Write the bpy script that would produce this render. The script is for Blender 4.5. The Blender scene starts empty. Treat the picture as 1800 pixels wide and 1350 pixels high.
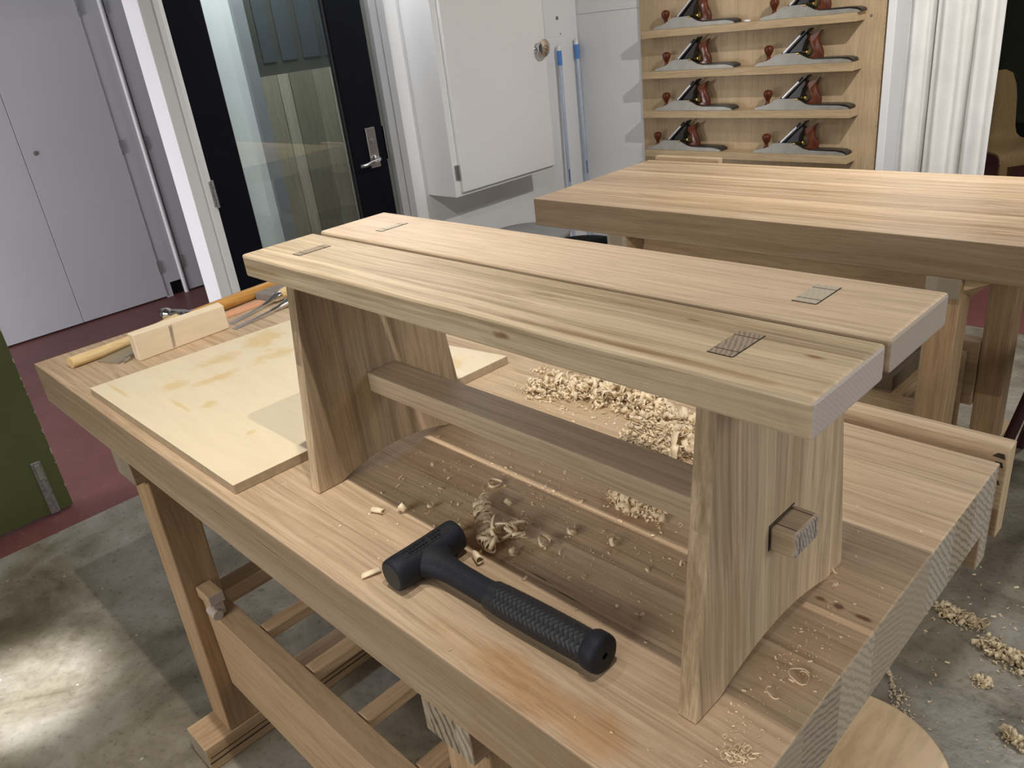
import bpy, bmesh, math, random
from mathutils import Vector, Matrix, noise as mnoise
PI = math.pi
C = bpy.context.scene.collection
sc = bpy.context.scene

# ------------------------------------------------------------------ camera
cd = bpy.data.cameras.new('camera'); cam = bpy.data.objects.new('camera', cd); C.objects.link(cam)
cam.location = (2.0577, -0.3516, 1.5423)
cam.rotation_euler = (1.1305, 0.1122, 0.7838)
cd.sensor_width = 36.0; cd.sensor_fit = 'HORIZONTAL'
cd.lens = 1380.475/1800*36.0
cd.clip_start = 0.02; cd.clip_end = 60
sc.camera = cam

# ------------------------------------------------------------------ world and lights
w = bpy.data.worlds.new('world'); sc.world = w; w.use_nodes = True
w.node_tree.nodes['Background'].inputs[0].default_value = (0.75, 0.82, 1.0, 1)
w.node_tree.nodes['Background'].inputs[1].default_value = 0.02
sc.view_settings.view_transform = 'Standard'; sc.view_settings.look = 'None'
sc.view_settings.gamma = 1; sc.view_settings.use_curve_mapping = False
sc.view_settings.exposure = 0.0

def spot(name, loc, target, power, size=150, blend=0.6, radius=0.03, col=(1, 0.93, 0.84)):
    l = bpy.data.lights.new(name, 'SPOT'); l.energy = power; l.spot_size = math.radians(size)
    l.spot_blend = blend; l.shadow_soft_size = radius; l.color = col
    o = bpy.data.objects.new(name, l); C.objects.link(o); o.location = loc
    d = Vector(target)-Vector(loc); o.rotation_euler = d.to_track_quat('-Z', 'Y').to_euler()
    return o
def area(name, loc, target, power, sx, sy, col=(1, 0.95, 0.9), spread=180):
    l = bpy.data.lights.new(name, 'AREA'); l.energy = power; l.shape = 'RECTANGLE'
    l.size = sx; l.size_y = sy; l.color = col; l.spread = math.radians(spread)
    o = bpy.data.objects.new(name, l); C.objects.link(o); o.location = loc
    d = Vector(target)-Vector(loc); o.rotation_euler = d.to_track_quat('-Z', 'Y').to_euler()
    return o
WARM = (1, 0.95, 0.87); NEUT = (1, 0.97, 0.93); COOL = (0.88, 0.93, 1.0)
spot('track_spot_bench', (1.80, 0.02, 2.5), (0.2, 0.7, 0.7), 41, radius=0.010, size=150, blend=0.9, col=WARM)
spot('track_spot_bench_end', (1.12, 0.02, 2.5), (0.35, 0.35, 0.9), 70, radius=0.012, size=105, blend=1.0, col=WARM)
spot('track_spot_planes', (1.31, 2.30, 2.32), (0.3, 3.1, 0.9), 84, radius=0.012, size=150, blend=1.0, col=NEUT)
spot('track_spot_floor', (0.80, 0.02, 2.5), (-0.17, -0.30, 0.0), 900, size=11.5, blend=1.0, radius=0.05, col=(0.97, 0.98, 1.0))
spot('track_spot_curtain', (2.1, 2.6, 2.6), (1.85, 2.2, 0.0), 95, radius=0.05, size=115, blend=0.9, col=(0.97, 0.98, 1.0))
area('fill_light_front', (1.1, -2.9, 2.0), (1.1, 0.0, 0.45), 12, 2.6, 1.1, (1, 0.96, 0.90), 62)  # added fill from the camera side, brightens the front faces
area('fill_light_right', (3.9, 0.7, 1.5), (1.8, 0.5, 1.0), 24, 1.5, 1.2, (1, 0.98, 0.95))  # soft fill added at the right for end faces and leg
area('hall_fill', (-2.3, -2.9, 0.6), (-3.5, 1.2, 0.7), 135, 1.0, 0.8, (0.95, 0.96, 1.0))  # added low fill that lifts the closet fronts, no modelled source
area('corridor_fill', (-1.42, 1.75, 2.5), (-1.75, 1.75, 0.9), 46, 0.25, 1.2, (0.96, 0.98, 1.0))  # fill added behind the glazed door to brighten the white partition
area('far_room_fill', (1.6, 4.6, 2.7), (1.0, 5.4, 0), 26, 1.2, 1.2, NEUT)  # added fill to brighten the chair beyond the curtain

# ------------------------------------------------------------------ material helpers
def mat(name):
    m = bpy.data.materials.new(name); m.use_nodes = True
    nt = m.node_tree; b = nt.nodes['Principled BSDF']
    return m, nt, b
def N(nt, t, **kw):
    n = nt.nodes.new(t)
    for k, v in kw.items(): setattr(n, k, v)
    return n
def math_n(nt, op, a, b=None, c=None):
    n = N(nt, 'ShaderNodeMath', operation=op)
    for i, x in enumerate((a, b, c)):
        if x is None: continue
        if isinstance(x, (int, float)): n.inputs[i].default_value = x
        else: nt.links.new(x, n.inputs[i])
    return n.outputs[0]
def mixc(nt, f, a, b, mode='MIX'):
    n = N(nt, 'ShaderNodeMix', data_type='RGBA', blend_type=mode)
    for i, x in ((0, f), (6, a), (7, b)):
        if isinstance(x, (int, float)): n.inputs[i].default_value = x
        elif isinstance(x, tuple): n.inputs[i].default_value = (*x, 1) if len(x) == 3 else x
        else: nt.links.new(x, n.inputs[i])
    return n.outputs[2]
def ramp(nt, f, stops, interp='LINEAR'):
    n = N(nt, 'ShaderNodeValToRGB'); n.color_ramp.interpolation = interp
    e = n.color_ramp.elements
    while len(e) < len(stops): e.new(0.5)
    for i, (p, c) in enumerate(stops):
        e[i].position = p; e[i].color = (*c, 1) if len(c) == 3 else c
    nt.links.new(f, n.inputs[0]); return n.outputs[0]
def noise_n(nt, vec, scale, detail=4, rough=0.55, dist=0.0):
    n = N(nt, 'ShaderNodeTexNoise'); n.inputs['Scale'].default_value = scale
    n.inputs['Detail'].default_value = detail; n.inputs['Roughness'].default_value = rough
    n.inputs['Distortion'].default_value = dist
    if vec is not None: nt.links.new(vec, n.inputs['Vector'])
    return n
def coords(nt, scale=(1, 1, 1), loc=(0, 0, 0)):
    t = N(nt, 'ShaderNodeTexCoord'); m = N(nt, 'ShaderNodeMapping')
    m.inputs['Scale'].default_value = scale; m.inputs['Location'].default_value = loc
    nt.links.new(t.outputs['Object'], m.inputs['Vector']); return t.outputs['Object'], m.outputs[0]
def bump(nt, b, h, strength=0.1, dist=0.002):
    n = N(nt, 'ShaderNodeBump'); n.inputs['Strength'].default_value = strength; n.inputs['Distance'].default_value = dist
    nt.links.new(h, n.inputs['Height']); nt.links.new(n.outputs[0], b.inputs['Normal'])
def plain(name, col, rough=0.5, metal=0.0, spec=0.5, mott=0.06, sc_=8, bstr=0.0, bsc=60):
    m, nt, b = mat(name); o, v = coords(nt)
    n = noise_n(nt, o, sc_, 5)
    c0 = tuple(max(0, x*(1-mott)) for x in col); c1 = tuple(min(1, x*(1+mott)) for x in col)
    nt.links.new(ramp(nt, n.outputs[0], [(0.3, c0), (0.7, c1)]), b.inputs['Base Color'])
    b.inputs['Roughness'].default_value = rough; b.inputs['Metallic'].default_value = metal
    b.inputs['Specular IOR Level'].default_value = spec
    if bstr:
        n2 = noise_n(nt, o, bsc, 3); bump(nt, b, n2.outputs[0], bstr, 0.002)
    return m

def wood(name, light, dark, grain='X', stave=None, tints=None, seed=0.0, streak=1.0, wide=9.0, fine=55.0, rough=0.5, stain=None, knots=0.0, shift=0.0, seam=0.35, fibre=0.75):
    """light/dark: linear colours. grain: axis of the grain. stave: (axis, width) of glued boards."""
    m, nt, b = mat(name)
    obj, _ = coords(nt)
    sep = N(nt, 'ShaderNodeSeparateXYZ'); nt.links.new(obj, sep.inputs[0])
    ax = {'X': 0, 'Y': 1, 'Z': 2}
    base_vec = obj; white = None
    if stave:
        s = math_n(nt, 'DIVIDE', math_n(nt, 'ADD', sep.outputs[ax[stave[0]]], shift), stave[1])
        fl = math_n(nt, 'FLOOR', s)
        wn = N(nt, 'ShaderNodeTexWhiteNoise', noise_dimensions='1D')
        nt.links.new(math_n(nt, 'ADD', fl, seed+0.37), wn.inputs['W']); white = wn
        cmb = N(nt, 'ShaderNodeVectorMath', operation='MULTIPLY_ADD')
        nt.links.new(wn.outputs['Color'], cmb.inputs[0]); cmb.inputs[1].default_value = (7, 7, 7)
        nt.links.new(obj, cmb.inputs[2]); base_vec = cmb.outputs[0]
    off = N(nt, 'ShaderNodeVectorMath', operation='ADD'); nt.links.new(base_vec, off.inputs[0]); off.inputs[1].default_value = (seed, seed*1.7, seed*2.3)
    # gentle wander of the grain
    wob = noise_n(nt, off.outputs[0], 2.2, 2, 0.5)
    wv = N(nt, 'ShaderNodeVectorMath', operation='MULTIPLY_ADD'); nt.links.new(wob.outputs['Color'], wv.inputs[0])
    wa = [0.035]*3; wa[ax[grain]] = 0.0; wv.inputs[1].default_value = wa; nt.links.new(off.outputs[0], wv.inputs[2])
    def band(sc_across, sc_along, detail, rgh):
        mp = N(nt, 'ShaderNodeMapping'); s3 = [sc_across]*3; s3[ax[grain]] = sc_along
        mp.inputs['Scale'].default_value = s3; nt.links.new(wv.outputs[0], mp.inputs['Vector'])
        return noise_n(nt, mp.outputs[0], 1.0, detail, rgh).outputs[0]
    a = band(fine, 1.1, 5, 0.65); c = band(wide, 0.55, 3, 0.5); f2 = band(fine*3.2, 7, 4, 0.7)
    v = math_n(nt, 'ADD', math_n(nt, 'MULTIPLY', a, 0.62), math_n(nt, 'MULTIPLY', c, 0.38))
    mid = tuple((x+y)/2 for x, y in zip(light, dark))
    lo = 0.5-0.13/streak; hi = 0.5+0.10/streak
    col = ramp(nt, v, [(max(0, lo-0.06), tuple(x*0.72 for x in dark)), (lo, dark), ((lo+hi)/2, mid), (hi, light)])
    fr = ramp(nt, f2, [(0.38, (0.76, 0.74, 0.70)), (0.56, (1,)*3)])
    col = mixc(nt, fibre, col, fr, 'MULTIPLY')
    if white:
        tt = tints or [(0.93, 0.90, 0.88), (1.0, 0.96, 0.90), (1.05, 1.02, 0.98), (0.97, 0.98, 1.0)]
        tn = ramp(nt, white.outputs['Value'], [(i/len(tt), t) for i, t in enumerate(tt)], 'CONSTANT')
        col = mixc(nt, 1.0, col, tn, 'MULTIPLY')
        frac = math_n(nt, 'FRACT', s)
        edge = math_n(nt, 'LESS_THAN', math_n(nt, 'MINIMUM', frac, math_n(nt, 'SUBTRACT', 1.0, frac)), 0.0009/stave[1])
        col = mixc(nt, math_n(nt, 'MULTIPLY', edge, seam), col, tuple(x*0.4 for x in dark))
    if knots:
        mp = N(nt, 'ShaderNodeMapping'); s3 = [11.0]*3; s3[ax[grain]] = 2.6
        mp.inputs['Scale'].default_value = s3; nt.links.new(wv.outputs[0], mp.inputs['Vector'])
        vo = N(nt, 'ShaderNodeTexVoronoi'); vo.inputs['Scale'].default_value = 1.0; nt.links.new(mp.outputs[0], vo.inputs['Vector'])
        kf = ramp(nt, vo.outputs['Distance'], [(0.0, (1,)*3), (0.05+0.05*knots, (0.0,)*3)])
        col = mixc(nt, math_n(nt, 'MULTIPLY', kf, 0.65), col, tuple(x*0.45 for x in dark))
    for st_ in (stain or []):
        (cx, cy, r, amt, scol) = st_[:5]; ns = st_[5] if len(st_) > 5 else 1.6; pl_ = st_[6] if len(st_) > 6 else 'XY'; nf_ = st_[7] if len(st_) > 7 else 14
        mp = N(nt, 'ShaderNodeMapping'); lo_ = [0, 0, 0]; sc3 = [0, 0, 0]
        for q_, (cc_, rr_) in zip(pl_, ((cx, r[0]), (cy, r[1]))): lo_[ax[q_]] = -cc_/rr_; sc3[ax[q_]] = 1/rr_
        mp.inputs['Location'].default_value = lo_; mp.inputs['Scale'].default_value = sc3
        nn = noise_n(nt, obj, nf_, 4)
        nt.links.new(obj, mp.inputs['Vector'])
        ln = N(nt, 'ShaderNodeVectorMath', operation='LENGTH'); nt.links.new(mp.outputs[0], ln.inputs[0])
        d = math_n(nt, 'ADD', ln.outputs['Value'], math_n(nt, 'MULTIPLY', math_n(nt, 'SUBTRACT', nn.outputs[0], 0.5), ns))
        f = ramp(nt, d, [(0.35, (amt,)*3), (1.0, (0,)*3)])
        col = mixc(nt, f, col, scol, 'MULTIPLY')
    nt.links.new(col, b.inputs['Base Color'])
    b.inputs['Roughness'].default_value = rough; b.inputs['Specular IOR Level'].default_value = 0.3
    bump(nt, b, a, 0.12, 0.0012)
    return m

def endgrain(name, light, dark, stave=None, seed=0.0, ring=60.0, shift=0.0, plane=('Y', 'Z')):
    """grey-ish end grain with growth rings; stave like wood()."""
    m, nt, b = mat(name); obj, _ = coords(nt)
    sep = N(nt, 'ShaderNodeSeparateXYZ'); nt.links.new(obj, sep.inputs[0]); ax = {'X': 0, 'Y': 1, 'Z': 2}
    vec = obj; white = None
    if stave:
        s = math_n(nt, 'FLOOR', math_n(nt, 'DIVIDE', math_n(nt, 'ADD', sep.outputs[ax[stave[0]]], shift), stave[1]))
        wn = N(nt, 'ShaderNodeTexWhiteNoise', noise_dimensions='1D'); nt.links.new(math_n(nt, 'ADD', s, seed+0.37), wn.inputs['W'])
        sb = N(nt, 'ShaderNodeVectorMath', operation='SUBTRACT'); nt.links.new(wn.outputs['Color'], sb.inputs[0]); sb.inputs[1].default_value = (0.5, 0.5, 0.5)
        cmb = N(nt, 'ShaderNodeVectorMath', operation='MULTIPLY_ADD'); nt.links.new(sb.outputs[0], cmb.inputs[0])
        cmb.inputs[1].default_value = (0.5, 0.5, 0.5); nt.links.new(obj, cmb.inputs[2]); vec = cmb.outputs[0]; white = wn
    s2 = [1, 1, 1]; other = [k for k in 'XYZ' if k not in plane][0]; s2[ax[other]] = 0.0
    mp = N(nt, 'ShaderNodeMapping'); mp.inputs['Scale'].default_value = s2; mp.inputs['Location'].default_value = (seed*.1, 0.05+seed*.07, 0.12)
    nt.links.new(vec, mp.inputs['Vector'])
    wv = N(nt, 'ShaderNodeTexWave', wave_type='RINGS', rings_direction='SPHERICAL'); wv.inputs['Scale'].default_value = ring
    wv.inputs['Distortion'].default_value = 3.5; wv.inputs['Detail'].default_value = 2; wv.inputs['Detail Scale'].default_value = 2
    nt.links.new(mp.outputs[0], wv.inputs['Vector'])
    nz = noise_n(nt, obj, 90, 4)
    f = math_n(nt, 'ADD', math_n(nt, 'MULTIPLY', wv.outputs['Fac'], 0.75), math_n(nt, 'MULTIPLY', nz.outputs[0], 0.25))
    if white:
        k_ = math_n(nt, 'MULTIPLY_ADD', wn.outputs['Value'], 0.75, 0.25)
        f = math_n(nt, 'MULTIPLY_ADD', math_n(nt, 'SUBTRACT', f, 0.5), k_, 0.5)
    mid = tuple(x*0.55+y*0.45 for x, y in zip(light, dark))
    col = ramp(nt, f, [(0.12, dark), (0.34, mid), (0.6, light)])
    if white:
        tn = ramp(nt, white.outputs['Value'], [(0, (0.9, 0.87, 0.83)), (0.3, (1.04,)*3), (0.6, (0.97, 0.98, 1.0)), (0.8, (0.84, 0.82, 0.80))], 'CONSTANT')
        col = mixc(nt, 1.0, col, tn, 'MULTIPLY')
    nt.links.new(col, b.inputs['Base Color']); b.inputs['Roughness'].default_value = 0.6
    b.inputs['Specular IOR Level'].default_value = 0.3
    return m

# ------------------------------------------------------------------ mesh helpers
class MB:
    """collects shapes in world coordinates, built as ONE mesh object"""
    def __init__(self): self.bm = bmesh.new()
    def box(self, x0, x1, y0, y1, z0, z1, mi=0):
        vs = [self.bm.verts.new((x, y, z)) for x in (x0, x1) for y in (y0, y1) for z in (z0, z1)]
        for q in ((0, 1, 3, 2), (4, 6, 7, 5), (0, 4, 5, 1), (2, 3, 7, 6), (0, 2, 6, 4), (1, 5, 7, 3)):
            f = self.bm.faces.new([vs[i] for i in q]); f.material_index = mi
        return self
    def hexa(self, p, mi=0):
        """8 points: bottom ring 4, top ring 4"""
        vs = [self.bm.verts.new(q) for q in p]
        for q in ((3, 2, 1, 0), (4, 5, 6, 7), (0, 1, 5, 4), (1, 2, 6, 5), (2, 3, 7, 6), (3, 0, 4, 7)):
            f = self.bm.faces.new([vs[i] for i in q]); f.material_index = mi
        return self
    def prism(self, poly, axis, a, b, mi=0):
        """poly: 2D outline in the two other axes (order XYZ without axis), extruded a..b"""
        def P(u, v, t):
            return {'X': (t, u, v), 'Y': (u, t, v), 'Z': (u, v, t)}[axis]
        A = [self.bm.verts.new(P(u, v, a)) for u, v in poly]; B = [self.bm.verts.new(P(u, v, b)) for u, v in poly]
        n = len(poly)
        for i in range(n):
            f = self.bm.faces.new((A[i], A[(i+1) % n], B[(i+1) % n], B[i])); f.material_index = mi
        f = self.bm.faces.new(A[::-1]); f.material_index = mi; f = self.bm.faces.new(B); f.material_index = mi
        return self
    def rings(self, rings, closed=True, cap=True, mi=0):
        R = [[self.bm.verts.new(p) for p in r] for r in rings]
        for a, b in zip(R[:-1], R[1:]):
            n = len(a)
            for i in range(n if closed else n-1):
                f = self.bm.faces.new((a[i], a[(i+1) % n], b[(i+1) % n], b[i])); f.material_index = mi
        if cap and closed:
            f = self.bm.faces.new(R[0][::-1]); f.material_index = mi; f = self.bm.faces.new(R[-1]); f.material_index = mi
        return self
    def tube(self, path, rad, n=14, mi=0, squash=1.0, up=(0, 0, 1)):
        """path of points, radius per point or one radius"""
        pts = [Vector(p) for p in path]
        rs = rad if isinstance(rad, (list, tuple)) else [rad]*len(pts)
        out = []
        for i, p in enumerate(pts):
            t = (pts[min(i+1, len(pts)-1)]-pts[max(i-1, 0)]).normalized()
            u = Vector(up); u = (u-t*u.dot(t))
            if u.length < 1e-4: u = Vector((1, 0, 0))-t*t.x
            u.normalize(); s = t.cross(u)
            r = rs[i]; rx, ry = (r if isinstance(r, tuple) else (r, r*squash))
            out.append([p+s*(math.cos(k/n*2*PI)*rx)+u*(math.sin(k/n*2*PI)*ry) for k in range(n)])
        return self.rings(out, mi=mi)
    def lathe(self, prof, c, axis='Z', n=24, mi=0):
        """prof: (radius, height) list"""
        out = []
        for r, h in prof:
            ring = []
            for k in range(n):
                a = k/n*2*PI; u, v = r*math.cos(a), r*math.sin(a)
                d = {'Z': (u, v, h), 'X': (h, u, v), 'Y': (v, h, u)}[axis]
                ring.append((c[0]+d[0], c[1]+d[1], c[2]+d[2]))
            out.append(ring)
        return self.rings(out, mi=mi)
    def build(self, name, m, parent=None, loc=None, bevel=0, smooth=False, segs=2, endaxis=None, mod=None):
        bm = self.bm
        bmesh.ops.recalc_face_normals(bm, faces=bm.faces[:])
        if endaxis is not None:
            k = 'XYZ'.index(endaxis)
            for f in bm.faces:
                if abs(f.normal[k]) > 0.8: f.material_index = 1
        me = bpy.data.meshes.new(name)
        if smooth:
            for f in bm.faces: f.smooth = True
            for e in bm.edges:
                if len(e.link_faces) == 2 and e.link_faces[0].normal.angle(e.link_faces[1].normal, 0) > math.radians(42): e.smooth = False
        base = Vector((0, 0, 0))
        if parent is not None: base = Vector(parent.get('_w', (0, 0, 0)))
        if loc is not None: base = Vector(loc)
        bmesh.ops.translate(bm, verts=bm.verts[:], vec=-base)
        bm.to_mesh(me); bm.free()
        o = bpy.data.objects.new(name, me); C.objects.link(o)
        for x in (m if isinstance(m, (list, tuple)) else [m]): me.materials.append(x)
        if parent is not None: o.parent = parent
        else: o.location = base
        o['_w'] = tuple(base)
        if bevel:
            b = o.modifiers.new('bevel', 'BEVEL'); b.width = bevel; b.segments = segs; b.limit_method = 'ANGLE'; b.angle_limit = math.radians(35)
        if mod: mod(o)
        return o

def tag(o, label, cat, group=None, kind=None):
    o['label'] = label; o['category'] = cat
    if group: o['group'] = group
    if kind: o['kind'] = kind
    return o
def struct(o): o['kind'] = 'structure'; return o
def thing(name, loc, label, cat, group=None):
    o = bpy.data.objects.new(name, None); C.objects.link(o); o.location = loc; o['_w'] = tuple(loc)
    o.empty_display_size = 0.05
    return tag(o, label, cat, group)

# ------------------------------------------------------------------ materials
LW = (0.66, 0.50, 0.345); DW = (0.40, 0.275, 0.165)
M_top = wood('workbench_oak', (0.64, 0.495, 0.35), (0.43, 0.315, 0.205), 'X', ('Y', 0.078), seed=3.1, streak=0.95, wide=11, fine=95, rough=0.6,
             tints=[(0.94, 0.91, 0.88), (1.05, 1.0, 0.95), (0.98, 0.96, 0.92), (1.03, 1.01, 0.97)],
             stain=[(1.62, 0.03, (0.16, 0.035), 0.75, (0.86, 0.66, 0.46)), (1.74, 0.20, (0.10, 0.05), 0.5, (0.88, 0.74, 0.56)),
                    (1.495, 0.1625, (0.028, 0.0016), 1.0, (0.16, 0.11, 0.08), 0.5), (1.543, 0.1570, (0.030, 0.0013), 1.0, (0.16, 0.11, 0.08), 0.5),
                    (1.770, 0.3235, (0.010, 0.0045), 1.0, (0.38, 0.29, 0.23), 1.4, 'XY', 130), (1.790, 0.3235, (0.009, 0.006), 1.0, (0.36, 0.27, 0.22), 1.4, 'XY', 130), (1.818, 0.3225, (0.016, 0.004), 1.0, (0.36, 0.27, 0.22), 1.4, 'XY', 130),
                    (0.935, 0.8835, (0.055, 0.0010), 1.0, (0.22, 0.16, 0.12), 0.5, 'XZ'), (1.10, 0.8895, (0.075, 0.0013), 0.9, (0.25, 0.18, 0.13), 0.6, 'XZ')])
M_end = endgrain('workbench_end_grain', (0.46, 0.405, 0.32), (0.25, 0.21, 0.155), ('Y', 0.078), seed=3.1, ring=38)
M_top2 = wood('second_workbench_wood', (0.63, 0.49, 0.345), (0.40, 0.285, 0.18), 'X', ('Y', 0.085), seed=8.4, streak=1.15, wide=14, fine=60, rough=0.35, knots=0.55,
              tints=[(0.80, 0.76, 0.71), (1.06, 1.02, 0.96), (0.94, 0.90, 0.85), (1.04, 0.98, 0.90), (0.87, 0.85, 0.81)], seam=0.6)
M_frameY = wood('bench_frame_wood_y', (0.56, 0.40, 0.25), (0.38, 0.25, 0.14), 'Y', seed=1.3, streak=0.7)
M_frameX = wood('bench_frame_wood_x', (0.58, 0.42, 0.265), (0.41, 0.275, 0.16), 'X', seed=5.3, streak=0.6, fine=25)
M_frameZ = wood('bench_frame_wood_z', (0.56, 0.40, 0.25), (0.38, 0.25, 0.14), 'Z', ('X', 0.06), seed=2.9, streak=0.7)
M_bearend = endgrain('bearer_end_plain', (0.34, 0.29, 0.225), (0.25, 0.21, 0.16), ('X', 0.05), seed=9.2, ring=60, plane=('X', 'Z'))
M_ringend = endgrain('bearer_end_grain', (0.44, 0.37, 0.28), (0.10, 0.075, 0.05), ('X', 0.05), seed=9.2, ring=24, plane=('X', 'Z'))
M_stoolX = wood('stool_plank_front', (0.67, 0.54, 0.38), (0.37, 0.275, 0.175), 'X', ('Y', 0.041), seed=12.1, streak=1.25, wide=16, fine=100, rough=0.5,
                tints=[(0.95, 0.95, 0.93), (1.02, 0.97, 0.92), (1.0, 1.0, 0.98)], seam=0.0,
                stain=[(0.815, 0.069, (0.012, 0.003), 1.0, (0.5, 0.36, 0.27), 1.0, 'XY', 90), (0.693, 0.090, (0.012, 0.002), 1.0, (0.5, 0.38, 0.28), 1.0, 'XY', 90), (0.535, 0.338, (0.014, 0.005), 1.0, (0.5, 0.38, 0.28), 1.2, 'XZ', 60),
                       (0.70, 0.012, (0.26, 0.006), 0.8, (0.62, 0.52, 0.40), 1.2, 'XY', 20), (0.04, 0.335, (0.10, 0.004), 0.8, (0.62, 0.52, 0.40), 1.2, 'XZ', 20)])
M_stoolX2 = wood('stool_plank_rear', (0.68, 0.55, 0.405), (0.55, 0.43, 0.305), 'X', ('Y', 0.07), seed=15.7, streak=0.75, wide=14, fine=85, rough=0.5,
                 tints=[(1.0, 0.96, 0.94), (1.02, 1.0, 0.98), (0.98, 0.96, 0.95)], seam=0.0)
M_stoolEnd = endgrain('stool_end_grain', (0.50, 0.435, 0.39), (0.43, 0.37, 0.33), ('Y', 0.13), seed=4.4, ring=95)
M_stoolZ = wood('stool_leg_wood', (0.62, 0.495, 0.355), (0.35, 0.265, 0.175), 'Z', ('Y', 0.058), seed=21.3, streak=1.1, wide=22, fine=110, rough=0.5,
                tints=[(0.94, 0.95, 0.92), (1.03, 0.99, 0.93), (0.92, 0.88, 0.84), (1.04, 1.0, 0.94)], seam=0.0)
M_rail = wood('stool_rail_wood', (0.56, 0.445, 0.32), (0.36, 0.275, 0.185), 'X', seed=31.0, streak=0.9, fine=100)
M_tenon_dark = endgrain('tenon_end_grain', (0.34, 0.275, 0.205), (0.20, 0.155, 0.115), seed=6.6, ring=75, plane=('X', 'Y'))
M_tenon_pale = endgrain('tenon_end_grain_pale', (0.50, 0.445, 0.35), (0.46, 0.405, 0.32), seed=2.6, ring=60, plane=('X', 'Y'))
M_railend = endgrain('rail_end_grain', (0.40, 0.35, 0.31), (0.19, 0.16, 0.14), seed=7.6, ring=90)
M_gap = plain('joint_line_dark', (0.05, 0.035, 0.02), 0.9)
M_panel = wood('rack_panel_veneer', (0.54, 0.405, 0.255), (0.43, 0.315, 0.19), 'Z', ('X', 0.16), seed=41.0, streak=0.7, wide=20, fine=120, rough=0.5,
               tints=[(1, 1, 1), (0.97, 0.97, 0.96), (1.02, 1.01, 1.0)], seam=0.1)
M_shelf = wood('rack_shelf_wood', (0.53, 0.395, 0.24), (0.41, 0.295, 0.17), 'X', seed=44.0, streak=0.7, fine=40)
M_shelfend = wood('rack_shelf_end', (0.62, 0.48, 0.30), (0.40, 0.29, 0.17), 'Z', seed=46.0, streak=0.9, fine=120)
M_yellow = wood('pale_board', (0.76, 0.655, 0.47), (0.72, 0.61, 0.43), 'X', seed=51.0, streak=0.35, wide=6, fine=14, rough=0.45, fibre=0.15, stain=[(-0.163, -0.138, (0.028, 0.030), 0.9, (0.90, 0.80, 0.58), 1.2, 'XY', 30), (-0.250, -0.218, (0.075, 0.005), 0.9, (0.90, 0.80, 0.58), 1.0, 'XY', 20), (-0.060, -0.172, (0.065, 0.006), 0.9, (0.90, 0.80, 0.58), 1.2, 'XY', 30), (-0.010, -0.135, (0.020, 0.020), 0.9, (0.90, 0.80, 0.58), 2.0, 'XY', 60), (-0.210, -0.020, (0.035, 0.055), 0.9, (0.90, 0.80, 0.58), 2.4, 'XY', 26), (-0.230, 0.110, (0.050, 0.055), 0.9, (0.90, 0.80, 0.58), 2.6, 'XY', 26), (-0.120, -0.060, (0.020, 0.055), 0.9, (0.90, 0.80, 0.58), 2.2, 'XY', 30), (-0.120, 0.070, (0.035, 0.070), 0.9, (0.90, 0.80, 0.58), 2.6, 'XY', 30), (0.175, -0.144, (0.010, 0.012), 0.9, (0.90, 0.80, 0.58), 1.5, 'XY', 60), (-0.050, 0.150, (0.050, 0.050), 0.9, (0.90, 0.80, 0.58), 2.6, 'XY', 34), (0.260, 0.230, (0.050, 0.050), 0.9, (0.90, 0.80, 0.58), 2.4, 'XY', 30)])
M_mdfedge = plain('board_edge', (0.42, 0.325, 0.215), 0.7, sc_=60, mott=0.12)
M_white = plain('white_paint', (0.78, 0.785, 0.80), 0.45, mott=0.015, sc_=3)
M_wallwhite = plain('wall_paint', (0.78, 0.79, 0.805), 0.55, mott=0.02, sc_=2)
M_farwall = plain('grey_wall_paint', (0.30, 0.29, 0.27), 0.7)
M_lilac = plain('closet_lilac_paint', (0.46, 0.455, 0.49), 0.5, mott=0.02, sc_=2)
M_ceiling = plain('ceiling_paint', (0.34, 0.34, 0.34), 0.8)
M_greyframe = plain('grey_metal_frame', (0.42, 0.43, 0.45), 0.45, mott=0.03)
M_darkreveal = plain('grey_seal', (0.16, 0.165, 0.15), 0.6)
M_blackdoor = plain('black_door_paint', (0.003, 0.004, 0.008), 0.6, mott=0.2, spec=0.12)
M_green = plain('green_door_paint', (0.095, 0.115, 0.038), 0.5, mott=0.06, sc_=5)
M_darkgreen = plain('dark_green_wall', (0.028, 0.034, 0.018), 0.8, mott=0.2)
M_steel = plain('brushed_steel', (0.62, 0.62, 0.62), 0.28, 1.0)
M_dullsteel = plain('dull_galvanised_steel', (0.34, 0.34, 0.35), 0.5, 0.7, mott=0.3, sc_=90)
M_capsteel = plain('lever_cap_steel', (0.55, 0.55, 0.55), 0.35, 1.0)
M_chrome = plain('chrome', (0.8, 0.8, 0.82), 0.12, 1.0)
M_castiron = plain('ground_cast_iron', (0.34, 0.325, 0.29), 0.42, 0.35, mott=0.13, sc_=22)
M_japan = plain('black_japanning', (0.012, 0.011, 0.01), 0.3)
M_brass = plain('brass', (0.55, 0.40, 0.14), 0.25, 1.0)
M_rose = wood('rosewood_handle', (0.16, 0.040, 0.015), (0.06, 0.015, 0.007), 'Z', seed=61, streak=0.7, rough=0.22)
M_rubber = plain('navy_black_rubber', (0.008, 0.0095, 0.016), 0.62, spec=0.35, mott=0.25, sc_=40, bstr=0.25, bsc=260)
M_rubface = plain('worn_rubber_face', (0.035, 0.034, 0.033), 0.65, mott=0.2, sc_=40)
M_blue = plain('blue_plastic', (0.08, 0.24, 0.62), 0.4)
M_pole = plain('blue_grey_pole', (0.52, 0.60, 0.75), 0.25, 0.3)
M_navyink = plain('navy_ink', (0.03, 0.04, 0.22), 0.5)
M_plasticwhite = plain('white_plastic', (0.75, 0.77, 0.80), 0.4)
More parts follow.
